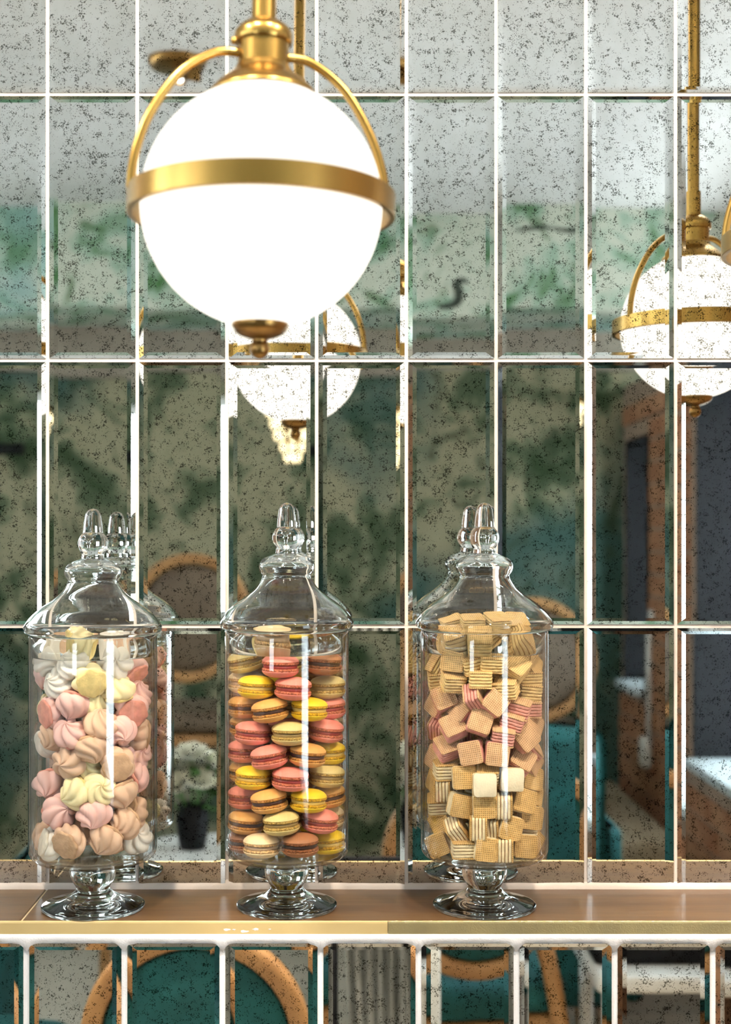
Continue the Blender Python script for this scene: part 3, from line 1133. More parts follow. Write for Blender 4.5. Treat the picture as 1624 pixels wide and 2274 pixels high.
for c, li in backs:
    k = R.choice(kk)
    macaron(k, c, R.uniform(-0.12, 0.12), R.uniform(0, PI), '%s macaron behind the front ones in the %s layer of the middle jar' % (MW[k], ORD[li]), 'macarons at the back of the middle jar')
c = ring_place('middle', 606, 1420, 0.030)
macaron('vanilla', c, math.radians(4), PI / 2, 'pale tan macaron on top of the heap, just under the lid of the middle jar', 'macarons in the middle jar')
c = ring_place('middle', 560, 1428, 0.020)
macaron('pistachio', c + Vector((0, 0.025, 0)), math.radians(-24), PI / 2, 'tilted tan macaron behind the topmost one in the middle jar', 'macarons in the middle jar')

# ------------------------------------------------------------------ meringues
MERM = {}


def meringue_meshes():
    n = 84
    for var in range(3):
        lobes = (6, 7, 6)[var]
        twist = (1.5, 2.0, 1.0)[var]
        amp = (0.30, 0.26, 0.34)[var]
        prof = [(0.84, 0.0), (0.97, 0.10), (1.0, 0.26), (0.97, 0.40), (0.88, 0.55), (0.72, 0.69), (0.52, 0.80), (0.33, 0.89), (0.17, 0.96), (0.05, 1.0)]
        pr = [(p.x, p.y) for p in spline(prof, 2)]
        v, f, rows = [], [], []
        Rm, H = 0.0182, 0.0232
        for r_, h in pr:
            rows.append(list(range(len(v), len(v) + n)))
            for i in range(n):
                a = 2 * PI * i / n
                lobe = abs(math.sin(lobes / 2 * (a + twist * h * h * 0.9))) ** 0.8 - 0.66
                k = r_ * Rm * (1 + amp * lobe * min(1, 0.45 + h * 1.2))
                bend = (0.0035, -0.002, 0.004)[var] * h * h
                z = H * h + 0.0022 * lobe * min(1, h * 1.5)
                v.append((k * math.cos(a) + bend, k * math.sin(a), z))
        for a_, b_ in zip(rows[:-1], rows[1:]):
            for i in range(n):
                j = (i + 1) % n
                f.append((a_[i], a_[j], b_[j], b_[i]))
        top = len(v)
        v.append(((0.0035, -0.002, 0.004)[var], 0, H * 1.015))
        bot = len(v)
        v.append((0, 0, 0))
        for i in range(n):
            f.append((rows[-1][i], rows[-1][(i + 1) % n], top))
            f.append((rows[0][(i + 1) % n], rows[0][i], bot))
        for k in MER:
            MERM[k, var] = mesh('meringue_swirl', v, f, 'meringue_' + k, True, sharp=75)
        # flat ragged base
        bv, bf = lathe([(0.0, -0.0032), (0.0140, -0.0032), (0.0152, -0.0026), (0.0158, -0.0010), (0.0150, 0.0004), (0.0, 0.0006)], 40)
        out_ = []
        for (x, y, z) in bv:
            r_ = math.hypot(x, y)
            if r_ > 0.005:
                a = math.atan2(y, x)
                d = 1 + 0.05 * math.cos(lobes * a) + 0.05 * mnoise.noise(Vector((math.cos(a) * 3, math.sin(a) * 3, var * 5 + z * 300)))
                x, y = x * d, y * d
            out_.append((x, y, z))
        for k in MER:
            MERM[k, var, 'base'] = mesh('meringue_base', out_, bf, 'meringue_base_' + k, True, sharp=50)


meringue_meshes()
ML = [
    (178, 1428, 'y', (.7, .1, -.3), .75), (160, 1469, 'w', (-.5, .6, .5), 1), (256, 1473, 'w', (.2, .1, .9), 1), (265, 1436, 'w', (0, .8, .4), .5),
    (306, 1449, 't', (.2, .6, -.3), .6), (302, 1486, 'p', (-.5, .5, -.35), .88), (91, 1508, 'p', (-.3, -.8, .3), 1), (130, 1515, 'w', (-.5, .3, .7), 1),
    (200, 1508, 'y', (-.3, .3, -.85), 1), (261, 1525, 'y', (0, .9, .2), 1), (313, 1538, 'p', (.3, .7, .3), 1), (104, 1562, 'y', (-.5, .4, .5), 1),
    (163, 1569, 'p', (-.2, -.8, .3), 1), (213, 1556, 'y', (.6, .5, .3), .75), (289, 1575, 'p', (-.4, .3, -.8), 1), (224, 1602, 't', (.2, .8, .45), 1),
    (97, 1602, 'w', (-.6, .4, .2), .7), (158, 1623, 'p', (0, .7, .6), 1), (265, 1628, 'p', (.3, -.5, .7), 1), (324, 1602, 't', (.3, .2, .6), .8),
    (307, 1630, 't', (-.8, .1, .3), 1), (102, 1643, 'w', (-.3, .3, .85), 1),
    (204, 1668, 't', (.2, -.8, .4), 1), (149, 1697, 't', (-.4, -.2, .85), 1), (260, 1695, 't', (-.2, .2, -.9), 1), (324, 1671, 'p', (.5, .3, .6), 1),
    (95, 1699, 't', (-.6, .4, .3), .7), (198, 1701, 'y', (0, .5, .5), .6), (306, 1719, 'p', (.5, .3, -.5), 1), (112, 1747, 'p', (0, -.6, .6), 1),
    (165, 1766, 'y', (-.7, -.3, .5), 1), (222, 1749, 'y', (.3, .4, .7), 1), (272, 1766, 't', (.3, -.8, .1), 1), (315, 1769, 'w', (0, 0, .9), .6),
    (95, 1788, 'p', (-.5, .2, -.6), .8), (134, 1803, 'p', (.5, .1, .7), 1), (210, 1814, 'p', (.1, -.7, .6), 1), (272, 1832, 't', (-.5, -.4, .7), 1),
    (319, 1806, 't', (.5, -.3, -.4), 1), (102, 1858, 't', (.7, .1, .3), 1), (158, 1865, 't', (.4, .3, -.8), 1), (232, 1869, 't', (-.3, -.6, .5), 1),
    (311, 1856, 'w', (.2, .5, .6), 1), (270, 1858, 't', (.2, .8, .3), .45), (190, 1838, 't', (0, .8, .3), .5)]
KN = {'w': 'white', 'y': 'yellow', 'p': 'pink', 't': 'tan'}
KT = {'w': 'white', 'y': 'pale yellow', 'p': 'pink', 't': 'tan'}


def meringue(k, var, c, d, label, group, s=1.0):
    rot = orient(d, R.uniform(0, 2 * PI))
    dn = Vector(d).normalized()
    t = tag(obj('meringue', MERM[k, var], None, c - dn * 0.0100 * s, rot), label, 'meringue', group)
    t.scale = (s, s, s)
    obj('flat_base', MERM[k, var, 'base'], t)
    return t


def row_labels(items, nrows, vlo, vhi):
    """(row, place in row) for each (u, v): rows counted from the top, places from the left."""
    rows = {}
    for i, it in enumerate(items):
        r_ = min(nrows - 1, max(0, int((it[1] - vlo) / (vhi - vlo) * nrows)))
        rows.setdefault(r_, []).append(i)
    out = {}
    for r_, ids in rows.items():
        ids.sort(key=lambda i: items[i][0])
        for q, i in enumerate(ids):
            out[i] = (r_, q)
    return out


def facing(d):
    d = Vector(d).normalized()
    if d.z < -0.55:
        return 'showing its flat base'
    if d.y < -0.6:
        return 'tip down'
    if d.y > 0.65:
        return 'tip up'
    if d.x > 0.55:
        return 'tip to the right'
    if d.x < -0.45:
        return 'tip to the left'
    return 'swirl facing out'


taken = []
LB = row_labels(ML, 10, 1410, 1890)
for i, (u, v_, k, d, fr) in enumerate(ML):
    c = ring_place('left', u, v_, (RIN - 0.0192) * 1.02 * fr)
    taken.append(c)
    r_, q = LB[i]
    # d is given as right, up, towards the camera
    meringue(KN[k], i % 3, c, (d[0], -d[2], d[1]), '%s meringue, %s, %s row below lid, %s from left' % (KT[k], facing(d), ORD[r_], ORD[q]),
             'meringues in the left jar', 1.0 if fr > 0.9 else 0.95)


def zone(z):
    h = (z - LEDGE_Z - 0.07) / 0.21
    return ORD_Z[max(0, min(6, int(h * 7)))]


ORD_Z = ['at the very bottom', 'just above the bottom', 'in the lower third', 'at half height', 'in the upper third', 'a little below the lid', 'right under the lid']
rr = random.Random(5)
for c in fill_points('left', taken, LEDGE_Z + 0.073, LEDGE_Z + 0.268, 0.0272, RIN - 0.0185, 4000, rr):
    d = (rr.gauss(0, 1), rr.gauss(0, 1), rr.gauss(0, 1))
    kc = rr.choice(['white', 'pink', 'tan', 'yellow', 'tan'])
    meringue(kc, rr.randrange(3), c, d, '%s meringue behind the front ones %s of the left jar' % (kc, zone(c.z)), 'meringues at the back of the left jar', 0.95)

# ------------------------------------------------------------------ wafer cubes
WM = {}
WS, WT = 0.0122, 0.0178            # half side, thickness


def soft_square(hs, r, z0, z1, wob=0.0, seed=0, ins=0.0004):
    pts = []
    for (sx, sy, a0) in ((1, 1, 0), (-1, 1, 90), (-1, -1, 180), (1, -1, 270)):
        for q in range(3):
            a = math.radians(a0 + 45 * q)
            pts.append((sx * (hs - r) + r * math.cos(a), sy * (hs - r) + r * math.sin(a)))
        # a midpoint on the following side so that the edge can wobble
    full = []
    m = len(pts)
    for i in range(m):
        a, b = pts[i], pts[(i + 1) % m]
        full.append(a)
        if math.hypot(a[0] - b[0], a[1] - b[1]) > hs * 0.6:
            for t in (0.25, 0.5, 0.75):
                full.append((a[0] + (b[0] - a[0]) * t, a[1] + (b[1] - a[1]) * t))
    v, f, rings = [], [], []
    for li, (z, k) in enumerate(((z0, -ins), (z0 + (z1 - z0) * 0.3, 0), (z0 + (z1 - z0) * 0.7, 0), (z1, -ins))):
        ring = []
        for (x, y) in full:
            w_ = wob * mnoise.noise(Vector((x * 260, y * 260, seed * 3.3 + li * 0.5)))
            s = 1 + (k + w_) / hs
            ring.append(len(v))
            v.append((x * s, y * s, z))
        rings.append(ring)
    n = len(full)
    for a, b in zip(rings[:-1], rings[1:]):
        for i in range(n):
            j = (i + 1) % n
            f.append((a[i], a[j], b[j], b[i]))
    f += [tuple(reversed(rings[0])), tuple(rings[-1])]
    return v, f


def wafer_meshes():
    for k in WAF:
        WM[k, 'core'] = mesh('wafer_core', *soft_square(WS - 0.0011, 0.002, -WT / 2 + 0.0008, WT / 2 - 0.0008), 'wafer_core_' + k, True, sharp=50)
        WM[k, 'face'] = mesh('wafer_sheet', *soft_square(WS, 0.0030, -0.0009, 0.0009, 0.0004, 1, 0.0006), 'wafer_face_' + k, True, sharp=35)
        for q in range(4):
            WM[k, 'cream', q] = mesh('cream_layer', *soft_square(WS - 0.0001, 0.0026, -0.00132, 0.00132, 0.0006, q + 3, 0.0004), 'wafer_cream_' + k, True, sharp=50)
    WM['bare'] = mesh('bare_cream', *soft_square(WS - 0.0002, 0.003, -0.0006, 0.0006, 0.0004, 2), 'cream_bare', True, sharp=40)


wafer_meshes()


def wafer(k, c, n_, spin, label, group, bare=False, s=1.0):
    t = thing('wafer_cube', label, 'wafer', c, orient(n_, spin), group)
    t.scale = (s, s, s)
    obj('wafer_core', WM[k, 'core'], t)
    hz = WT / 2 - 0.0009
    obj('wafer_sheet', WM[k, 'face'], t, (0, 0, hz))
    obj('wafer_sheet', WM[k, 'face'], t, (0, 0, -hz))
    step = (WT - 0.0036) / 4
    for q in range(4):
        obj('cream_layer', WM[k, 'cream', q], t, (0, 0, -WT / 2 + 0.0018 + step * (q + 0.5)))
    if bare:
        o = obj('bare_cream', WM['bare'], t, (0, 0, WT / 2 + 0.0003))
        o['label'] = 'bare white cream face'
    return t


def W1(x, y, *a):
    return (920 + x / 5.075, 1360 + y / 5.075) + a


def W2(x, y, *a):
    return (920 + x / 5.075, 1630 + y / 5.075) + a


WL = [
    W1(420, 150, (-.2, .8, .2), .2, .7), W1(660, 140, (0, .9, .2), .1, .6), W1(930, 130, (.1, .8, .3), .4, .6), W1(1140, 150, (.2, .6, .5), .3, .7),
    W1(450, 310, (-.1, .8, .45), .15, .9), W1(740, 320, (0, .72, .65), 0, 1), W1(1210, 310, (.7, .5, .3), .5, .9), W1(230, 400, (-.5, .5, .3), .3, .8),
    W1(440, 540, (-.2, .1, .95), -.3, 1), W1(670, 590, (-.2, .95, .1), .1, .85), W1(880, 550, (0, .9, .35), -.1, 1), W1(1150, 630, (.1, .6, .7), -.6, 1),
    W1(1270, 500, (.2, .4, .8), -.5, .85), W1(200, 590, (-.8, .5, .2), .2, 1), W1(200, 750, (-.1, .95, .2), 0, 1), W1(440, 770, (.1, .85, .35), .15, 1),
    W1(750, 740, (0, .96, .15), -.1, 1), W1(1310, 730, (0, .92, .2), .1, 1), W1(1420, 600, (.7, .2, .5), .2, 1), W1(1040, 850, (-.15, .9, .25), -.35, 1),
    W1(1310, 890, (.1, .95, .1), .05, 1),
    W1(340, 970, (-.1, .3, .9), .3, 1), W1(680, 960, (.85, .3, .3), .5, 1), W1(900, 1020, (.2, .2, .9), -.5, 1), W1(1180, 1080, (.2, .95, .2), -.25, 1),
    W1(1370, 1070, (0, .95, .2), 0, 1), W1(180, 1040, (-.7, .2, .5), .2, 1), W1(560, 1110, (-.5, .4, .6), .4, .75), W1(380, 1130, (-.3, .6, .5), .4, .75),
    W1(740, 1240, (.05, .3, .9), -.3, 1), W1(1110, 1220, (.2, .9, .3), -.25, 1), W1(1410, 1280, (.6, .2, .7), .1, 1), W1(220, 1290, (.85, -.2, .4), .2, 1),
    W1(440, 1300, (-.1, .55, .8), .35, 1), W1(1000, 1380, (.1, .92, .3), -.1, 1), W1(1240, 1420, (.3, .2, .9), -.6, 1),
    W2(370, 160, (0, .7, .65), .4, 1), W2(650, 210, (-.3, .05, .9), -.1, 1), W2(930, 220, (.05, 0, 1), -.07, 1), W2(1410, 170, (.7, .5, .2), .3, 1),
    W2(170, 270, (-.7, .1, .6), .3, 1), W2(1210, 310, (.2, .5, .7), -.4, .9), W2(1430, 310, (.7, 0, .6), 0, 1),
    W2(350, 405, (0, .96, .15), .1, 1), W2(560, 490, (0, .15, .95), .05, 1), W2(820, 440, (0, .8, .4), 0, .8), W2(790, 570, (0, .1, 1), 0, 1.12, 1),
    W2(1090, 510, (.1, .1, .95), .05, 1, 1), W2(1350, 510, (.45, .2, .8), .25, 1), W2(170, 540, (-.8, 0, .4), 0, 1), W2(330, 610, (.95, 0, .2), .05, 1),
    W2(520, 800, (.2, 0, .95), 0, 1), W2(790, 810, (0, 0, 1), .03, 1), W2(1010, 810, (1, 0, .1), 0, 1), W2(1230, 760, (.2, .25, .9), -.1, 1),
    W2(1430, 690, (.6, .3, .6), .2, 1), W2(260, 790, (-.1, .92, .3), -.1, 1), W2(270, 1000, (-.5, .1, .7), 0, .9), W2(480, 1080, (.8, .5, .15), .3, 1),
    W2(720, 1050, (1, 0, .05), 0, 1), W2(880, 1040, (.9, 0, .3), 0, .8), W2(1070, 1050, (.25, 0, .95), 0, 1), W2(1300, 940, (.25, .1, .95), .1, 1.05),
    W2(1290, 1090, (.1, .9, .2), 0, .9), W2(1440, 880, (.7, .1, .6), 0, 1), W2(290, 1240, (-.4, 0, .85), 0, 1), W2(550, 1285, (0, .98, .1), .03, 1),
    W2(800, 1290, (.15, 0, .97), .03, 1), W2(1020, 1290, (1, 0, .1), 0, .98), W2(1240, 1250, (.1, 0, .99), 0, 1), W2(1400, 1200, (.6, 0, .7), 0, 1)]


def wkind(v_):
    return 'yellow' if v_ < 1536 else ('pink' if v_ < 1700 else 'vanilla')


def wface(d, bare):
    if bare:
        return 'with bare cream face'
    d = Vector(d).normalized()
    if d.z > 0.75:
        return 'waffle face outward'
    if d.y > 0.75:
        return 'layers lying flat'
    if abs(d.x) > 0.75:
        return 'layers upright'
    return 'tilted'


taken = []
LB = row_labels(WL, 13, 1375, 1895)
KW = {'yellow': 'yellow', 'pink': 'pink', 'vanilla': 'beige'}
for i, it in enumerate(WL):
    u, v_, d, sp, fr = it[:5]
    bare = len(it) > 5
    rho = (RIN - 0.0165) * 1.02 * fr
    c = ring_place('right', u, v_, rho)
    taken.append(c)
    r_, q = LB[i]
    k = wkind(v_)
    wafer(k, c, (d[0], -d[2], d[1]), sp, '%s wafer cube, %s, %s row below lid, %s from left' % (KW[k], wface(d, bare), ORD[r_], ORD[q]),
          'wafer cubes in the right jar', bare)
rr = random.Random(11)
for c in fill_points('right', taken, LEDGE_Z + 0.070, LEDGE_Z + 0.285, 0.0245, RIN - 0.0185, 4000, rr):
    vv = V0 + (ZC - c.z) / (c.y + D) * F
    k = 'yellow' if vv < 1545 else ('pink' if vv < 1700 else 'vanilla')
    d = (rr.gauss(0, 1), rr.gauss(0, 1), rr.gauss(0, 1))
    wafer(k, c, d, rr.uniform(0, PI), '%s wafer cube behind the front ones %s of the right jar' % (KW[k], zone(c.z)), 'wafer cubes at the back of the right jar', False, 0.92)


# ------------------------------------------------------------------ furniture seen in the mirror
def round_chair(label, loc, rz, cz, fabric, seat_z, name='round_back_chair', ro=0.19):
    """Chair with a round upholstered back in a bent-wood ring, seat and four legs. Local -y is the back."""
    t = thing(name, label, 'chair', loc, (0, 0, rz), 'round-backed chairs in the room')
    rim = [(ro * 0.88 * math.sin(a), -0.20, cz + ro * 0.88 * math.cos(a)) for a in [2 * PI * i / 48 for i in range(48)]]
    obj('back_ring', mesh('back_ring', *tube(rim, 0.02, 12, True, (0.021, 0.017)), 'oak'), t)
    pv, pf = lathe([(0.0, -0.022), (ro * 0.60, -0.020), (ro * 0.76, -0.010), (ro * 0.79, 0.0), (ro * 0.76, 0.012), (ro * 0.60, 0.022), (0.0, 0.026)], 48)
    obj('back_pad', mesh('back_pad', pv, pf, fabric), t, (0, -0.20, cz), (PI / 2, 0, 0))
    obj('seat', mesh('seat', *rbox(-0.21, 0.21, -0.19, 0.23, seat_z - 0.07, seat_z, 0.03, 4), fabric), t)
    obj('seat_frame', mesh('seat_frame', *rbox(-0.20, 0.20, -0.19, 0.22, seat_z - 0.11, seat_z - 0.072, 0.01, 2), 'oak'), t)
    for sx in (-1, 1):
        pth = spline([(sx * 0.20, -0.24, 0.0), (sx * 0.19, -0.215, seat_z * 0.6), (sx * 0.165, -0.205, seat_z), (sx * ro * 0.72, -0.20, cz - ro * 0.5)], 4)
        obj('leg', mesh('leg', *tube(pth, 0.018, 10), 'oak', True, sharp=60), t)
        pth = [(sx * 0.19, 0.20, 0.0), (sx * 0.18, 0.19, seat_z * 0.5), (sx * 0.17, 0.18, seat_z - 0.09)]
        obj('leg', mesh('leg', *tube(pth, 0.018, 10), 'oak', True, sharp=60), t)
    return t


# near chairs stand with their backs to the mirrored wall (local -y turned to +y)
round_chair('teal round-backed chair with oak ring reflected below the middle jar', (-0.23, -1.12, 0), PI, 0.535, 'teal_fabric', 0.42)
round_chair('teal round-backed chair reflected at bottom left under the ledge', (-0.74, -1.16, 0), PI + 0.2, 0.50, 'teal_fabric', 0.42)
round_chair('teal chair with splayed oak legs reflected under the right jar', (0.25, -1.62, 0), PI - 0.1, 0.66, 'teal_fabric', 0.45)
round_chair('tall brown round-backed stool reflected between the left and middle jars', (-0.46, -2.85, 0), PI, 1.105, 'brown_leather', 0.82, 'bar_stool', 0.20)
round_chair('tall brown round-backed stool reflected beside the right jar lid', (0.62, -2.95, 0), PI, 0.95, 'brown_leather', 0.72, 'bar_stool', 0.20)


def armchair(label, loc, rz, top):
    """Fully upholstered teal armchair. Local -y is the back."""
    t = thing('armchair', label, 'chair', loc, (0, 0, rz), 'teal armchairs in the room')
    v, f = rbox(-0.22, 0.22, -0.24, -0.14, 0.20, top, 0.045, 4)
    v = [(x, y - 0.10 * max(0, z - 0.4), z + 0.10 * (x + 0.1) * (z > top - 0.1)) for x, y, z in v]
    obj('backrest', mesh('backrest', v, f, 'teal_fabric'), t)
    obj('seat', mesh('seat', *rbox(-0.20, 0.20, -0.16, 0.24, 0.22, 0.42, 0.03, 3), 'teal_fabric'), t)
    for sx in (-1, 1):
        obj('armrest', mesh('armrest', *rbox(min(sx * 0.21, sx * 0.28), max(sx * 0.21, sx * 0.28), -0.20, 0.22, 0.20, 0.58, 0.028, 3), 'teal_fabric'), t)
        for y in (-0.17, 0.18):
            obj('leg', mesh('leg', *tube([(sx * 0.2, y, 0.0), (sx * 0.19, y, 0.205)], 0.016, 10), 'oak', True, sharp=60), t)
    return t


armchair('teal armchair reflected right of the wafer jar', (0.47, -2.22, 0), PI, 0.86)
armchair('teal armchair reflected at the left edge beside the meringue jar', (-0.99, -1.72, 0), PI, 1.06)

# throw hung over a stand, grey post
th = thing('throw_blanket', 'grey throw hanging in folds, reflected under the ledge centre', 'blanket', (0.075, -1.02, 0.30))
v, f = [], []
nx, nz = 40, 10
for i in range(nx):
    for j in range(nz):
        x = -0.07 + 0.115 * i / (nx - 1)
        z = 0.44 * j / (nz - 1)
        y = 0.02 * math.sin(i * 0.9 + 0.2 * j) * (0.5 + 0.5 * z / 0.44) + 0.008 * math.sin(i * 2.3)
        v.append((x * (0.75 + 0.5 * z), y, z))
m_ = nx * nz
v += [(a, b + 0.006, c) for a, b, c in v]
for i in range(nx - 1):
    for j in range(nz - 1):
        q = (i * nz + j, (i + 1) * nz + j, (i + 1) * nz + j + 1, i * nz + j + 1)
        f.append(q)
        f.append(tuple(x + m_ for x in reversed(q)))
for i in range(nx - 1):
    for j in (0, nz - 1):
        f.append((i * nz + j, (i + 1) * nz + j, (i + 1) * nz + j + m_, i * nz + j + m_))
for j in range(nz - 1):
    for i in (0, nx - 1):
        f.append((i * nz + j, i * nz + j + 1, i * nz + j + 1 + m_, i * nz + j + m_))
obj('cloth', mesh('cloth', v, f, 'grey_cloth'), th)
obj('hanging_rail', mesh('hanging_rail', *tube([(-0.09, 0, 0.445), (0.052, 0, 0.445)], 0.008, 10), 'black_paint'), th)
for sx in (-0.085, 0.048):
    obj('rail_post', mesh('rail_post', *tube([(sx, 0, -0.30), (sx, 0, 0.445)], 0.007, 8), 'black_paint'), th)
gp = thing('grey_post', 'slim grey post standing left of the splayed chair reflection', 'post', (0.152, -0.98, 0))
obj('shaft', mesh('shaft', *lathe([(0.0, 0.012), (0.015, 0.012), (0.014, 0.72), (0.0, 0.722)], 24), 'grey_cloth'), gp)
obj('foot_plate', mesh('foot_plate', *lathe([(0.0, 0.0), (0.022, 0.0), (0.022, 0.008), (0.02, 0.012), (0.0, 0.012)], 32), 'grey_cloth', True, sharp=40), gp)

# low white table with black tray, bench along the bricks
tb = thing('coffee_table', 'low white table with dark tray reflected under the ledge at right', 'table', (0.66, -1.47, 0))
obj('table_top', mesh('table_top', *rbox(-0.16, 0.26, -0.15, 0.15, 0.465, 0.5, 0.012, 3), 'white_lacquer'), tb)
for sx in (-0.13, 0.22):
    for sy in (-0.12, 0.12):
        obj('leg', mesh('leg', *tube([(sx, sy, 0), (sx, sy, 0.466)], 0.015, 10), 'white_lacquer'), tb)
ty = thing('black_tray', 'black tray lying on the low white table', 'tray', (0.66, -1.49, 0.5))
obj('tray_body', mesh('tray_body', *rbox(-0.15, 0.15, -0.1, 0.1, 0, 0.05, 0.008, 2), 'black_paint'), ty)
obj('tray_lip', mesh('tray_lip', *tube([(-0.14, -0.09, 0.05), (0.14, -0.09, 0.05), (0.14, 0.09, 0.05), (-0.14, 0.09, 0.05)], 0.008, 8, True), 'black_paint'), ty)
bn = thing('wall_bench', 'beige cushioned bench along the brick wall seen in the mirror', 'bench', (0.87, -3.0, 0))
obj('bench_seat', mesh('bench_seat', *rbox(-0.17, 0.15, -0.5, 0.5, 0.36, 0.44, 0.025, 3), 'beige_cushion'), bn)
obj('bench_base', mesh('bench_base', *box(-0.15, 0.14, -0.48, 0.48, 0, 0.362), 'plaster', False), bn)

# pedestal table with flowers
ft = thing('pedestal_table', 'round white pedestal table under the flowers reflected between the jars', 'table', (-0.31, -1.74, 0))
obj('table_top', mesh('table_top', *lathe([(0.0, 0.585), (0.17, 0.585), (0.178, 0.590), (0.18, 0.598), (0.177, 0.606), (0.0, 0.607)], 56), 'white_lacquer', True, sharp=40), ft)
obj('pedestal', mesh('pedestal', *lathe([(0.0, 0.02), (0.03, 0.02), (0.022, 0.1), (0.02, 0.55), (0.05, 0.585), (0.0, 0.585)], 32), 'black_paint', True, sharp=40), ft)
obj('pedestal_foot', mesh('pedestal_foot', *lathe([(0.0, 0.0), (0.15, 0.0), (0.15, 0.01), (0.05, 0.02), (0.0, 0.02)], 40), 'black_paint', True, sharp=40), ft)
fv = thing('flower_vase', 'dark vase of white blooms with green leaves reflected between the jars', 'flowers', (-0.345, -1.74, 0.607))
obj('vase', mesh('vase', *lathe([(0.0, 0.0), (0.030, 0.0), (0.036, 0.03), (0.040, 0.07), (0.034, 0.10), (0.030, 0.11), (0.026, 0.105), (0.0, 0.10)], 36), 'black_paint'), fv)
rr = random.Random(3)


def bloom_mesh():
    v, f = [], []
    for ring_ in range(4):
        m = 5 + ring_
        rad = 0.008 + 0.007 * ring_
        for q in range(m):
            a = 2 * PI * q / m + ring_ * 0.6
            b0 = len(v)
            wdt = 0.010 + 0.003 * ring_
            for i in range(4):
                for j in range(4):
                    s, t = i / 3 - 0.5, j / 3
                    lx = 0.004 + rad * math.sin(t * PI / 2) + 0.003 * t * t * ring_
                    lz = 0.026 * t * (1 - 0.16 * ring_) - 0.006 * s * s
                    ly = s * wdt * 2 * math.sin(PI * (0.15 + 0.75 * t))
                    v.append((lx * math.cos(a) - ly * math.sin(a), lx * math.sin(a) + ly * math.cos(a), lz))
            for i in range(3):
                for j in range(3):
                    k = b0 + i * 4 + j
                    f.append((k, k + 4, k + 5, k + 1))
    return mesh('bloom', v, f, 'petal_white')


BL = bloom_mesh()
LV = []
lv, lf = [], []
for i in range(6):
    t = i / 5
    wv = 0.016 * math.sin(PI * (0.08 + 0.9 * t))
    for s in (-1, 0, 1):
        lv.append((s * wv, 0.065 * t, 0.012 * t * t - 0.004 * (1 - abs(s))))
for i in range(5):
    for s in range(2):
        k = i * 3 + s
        lf.append((k, k + 1, k + 4, k + 3))
LEAF = mesh('leaf', lv, lf, 'leaf_green')
for (dx, dy, dz) in ((0, .03, .23), (-.045, 0.02, .20), (.045, .02, .21), (.02, .045, .17), (-.03, .05, .16), (.06, .02, .155), (-.06, .03, .145), (0, .0, .19), (.025, -.03, .2)):
    d = Vector((dx, dy, 0.08))
    b = obj('bloom', BL, fv, (dx, dy, dz), orient(d, rr.uniform(0, 6)))
    st_ = spline([(dx * 0.1, dy * 0.1, 0.08), (dx * 0.6, dy * 0.6, dz * 0.7), (dx, dy, dz)], 3)
    obj('flower_stem', mesh('flower_stem', *tube(st_, 0.002, 6), 'leaf_green'), fv)
for i in range(22):
    a = rr.uniform(0, 2 * PI)
    obj('leaf', LEAF, fv, (0.03 * math.cos(a), 0.03 * math.sin(a), rr.uniform(0.09, 0.19)), (rr.uniform(-0.4, 0.9), rr.uniform(-0.5, 0.5), a - PI / 2))

# crystal chandelier far behind the first lamp's reflection
cc = px(650, 960, 4.5)
ch = thing('chandelier', 'small tiered glowing crystal chandelier reflected under the globe lamp', 'chandelier', (cc.x, -2.95, cc.z))
obj('rod', mesh('rod', *tube([(0, 0, 0.10), (0, 0, CEIL - cc.z)], 0.006, 8), 'brass'), ch)
obj('crown', mesh('crown', *lathe([(0.0, 0.085), (0.085, 0.085), (0.09, 0.095), (0.03, 0.11), (0.0, 0.112)], 32), 'brass', True, sharp=40), ch)
CR = mesh('crystal', *lathe([(0.0, -0.020), (0.009, -0.012), (0.0125, 0.0), (0.009, 0.012), (0.0, 0.018)], 8), 'crystal_glow', False)
for tier, (rad, z, m) in enumerate(((0.078, 0.060, 12), (0.066, 0.022, 10), (0.052, -0.016, 8), (0.036, -0.054, 6), (0.018, -0.088, 4))):
    ho = obj('tier_hoop', mesh('tier_hoop', *tube([(rad * math.cos(2 * PI * i / 24), rad * math.sin(2 * PI * i / 24), z + 0.02) for i in range(24)], 0.003, 6, True), 'brass'), ch)
    for q in range(m):
        a = 2 * PI * (q + 0.5 * (tier % 2)) / m
        obj('crystal', CR, ho, (rad * math.cos(a), rad * math.sin(a), z))

# twin ceiling spotlight
sp = px(398, 158, 3.17)
cs = thing('ceiling_spotlight', 'brass twin spotlight on the ceiling reflected left of the big lamp', 'lamp', (sp.x, -(3.17 - D), CEIL))
obj('base_plate', mesh('base_plate', *lathe([(0.0, -0.022), (0.045, -0.022), (0.062, -0.016), (0.068, -0.004), (0.068, 0.0), (0.0, 0.0)], 40), 'brass_dark', True, sharp=40), cs)
for q, (dx, dy, an) in enumerate(((0.012, 0.0, 0.3), (0.045, 0.02, -0.3))):
    hd = obj('spot_head', mesh('spot_head', *lathe([(0.0, 0.0), (0.010, 0.0), (0.016, -0.014), (0.018, -0.034), (0.014, -0.036), (0.012, -0.030), (0.0, -0.030)], 24), 'brass_dark', True, sharp=40), cs, (dx, dy, -0.018), (an, 0.2, 0))
    obj('bulb', mesh('bulb', *lathe([(0.0, -0.036), (0.006, -0.0345), (0.009, -0.0305), (0.0, -0.0300)], 16), 'spot_glow'), hd)

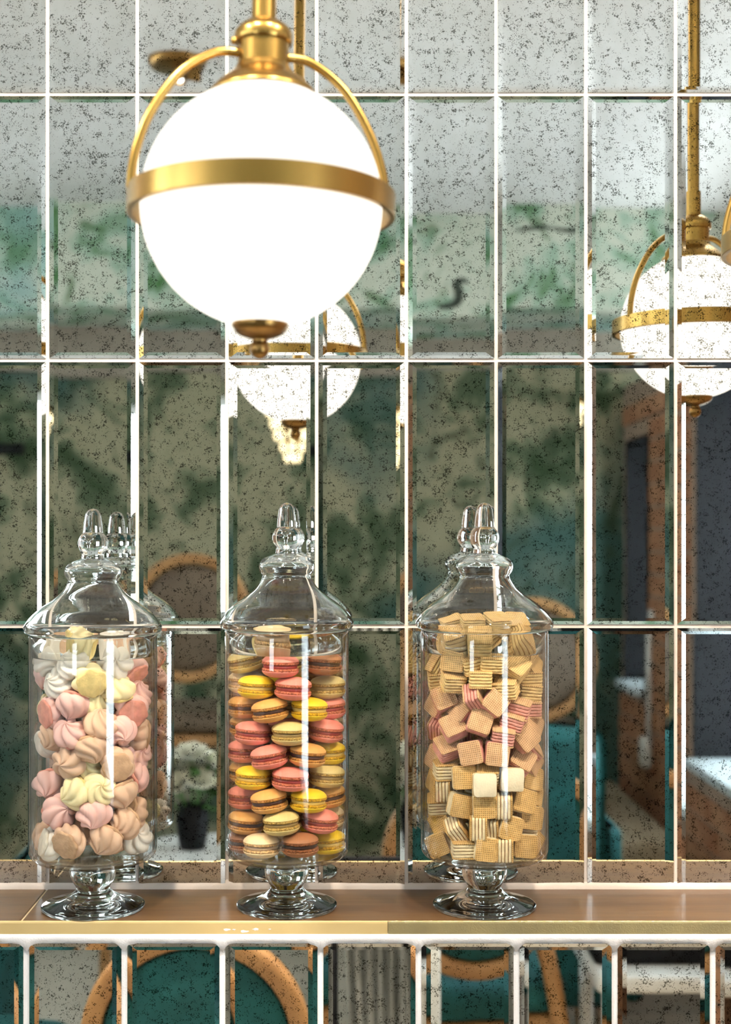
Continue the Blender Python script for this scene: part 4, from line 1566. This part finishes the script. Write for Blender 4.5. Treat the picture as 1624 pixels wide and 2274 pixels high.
# recessed downlights over the ledge (the lamps that light the jars)
for q, (dx, tgt) in enumerate(((-0.95, -0.5), (-0.32, -0.2), (0.28, 0.15), (0.86, 0.5))):
    dl = thing('ceiling_downlight', ['leftmost', 'second from left', 'third from left', 'rightmost'][q] + ' recessed brass downlight in the ceiling above the ledge', 'lamp',
               (dx, -0.98, CEIL), None, 'downlights above the ledge')
    obj('bezel', mesh('bezel', *lathe([(0.030, 0.0), (0.045, -0.001), (0.048, -0.004), (0.044, -0.007), (0.034, -0.006), (0.028, -0.001)], 40, True), 'brass'), dl)
    obj('lens', mesh('lens', *lathe([(0.0, -0.003), (0.020, -0.0028), (0.030, -0.001), (0.0, -0.0008)], 32), 'spot_glow'), dl)
    ld_ = bpy.data.lights.new('downlight', 'SPOT')
    ld_.energy = DOWN
    ld_.color = (1.0, 0.86, 0.68)
    ld_.spot_size = math.radians(95)
    ld_.spot_blend = 0.6
    ld_.shadow_soft_size = 0.03
    lo = obj('beam', ld_, dl, (0, 0, -0.012))
    aim = Vector((tgt, -0.06, 1.15)) - Vector((dx, -0.98, CEIL))
    lo.rotation_euler = aim.to_track_quat('-Z', 'Y').to_euler()

# black wall light and conduit
wlp = px(20, 1000, 5.06)
wb = thing('wall_light', 'black horizontal picture light on the mural at the left edge', 'lamp', (wlp.x - 0.06, YB, wlp.z))
obj('shade_bar', mesh('shade_bar', *tube([(-0.18, 0.10, 0), (0.145, 0.10, 0)], 0.022, 14), 'black_paint'), wb)
obj('bracket', mesh('bracket', *tube([(-0.02, 0.0, -0.03), (-0.02, 0.06, -0.02), (-0.02, 0.10, 0)], 0.007, 8), 'black_paint'), wb)
cdt = thing('wall_conduit', 'white conduit with a socket running down the bricks in the mirror', 'conduit', (XR - 0.012, -3.02, 0))
obj('pipe', mesh('pipe', *tube([(0, 0, 0.66), (0, 0, 1.10)], 0.010, 10), 'white_lacquer'), cdt)
obj('socket_box', mesh('socket_box', *rbox(-0.03, 0.006, -0.035, 0.035, 0.57, 0.67, 0.01, 2), 'white_lacquer'), cdt)
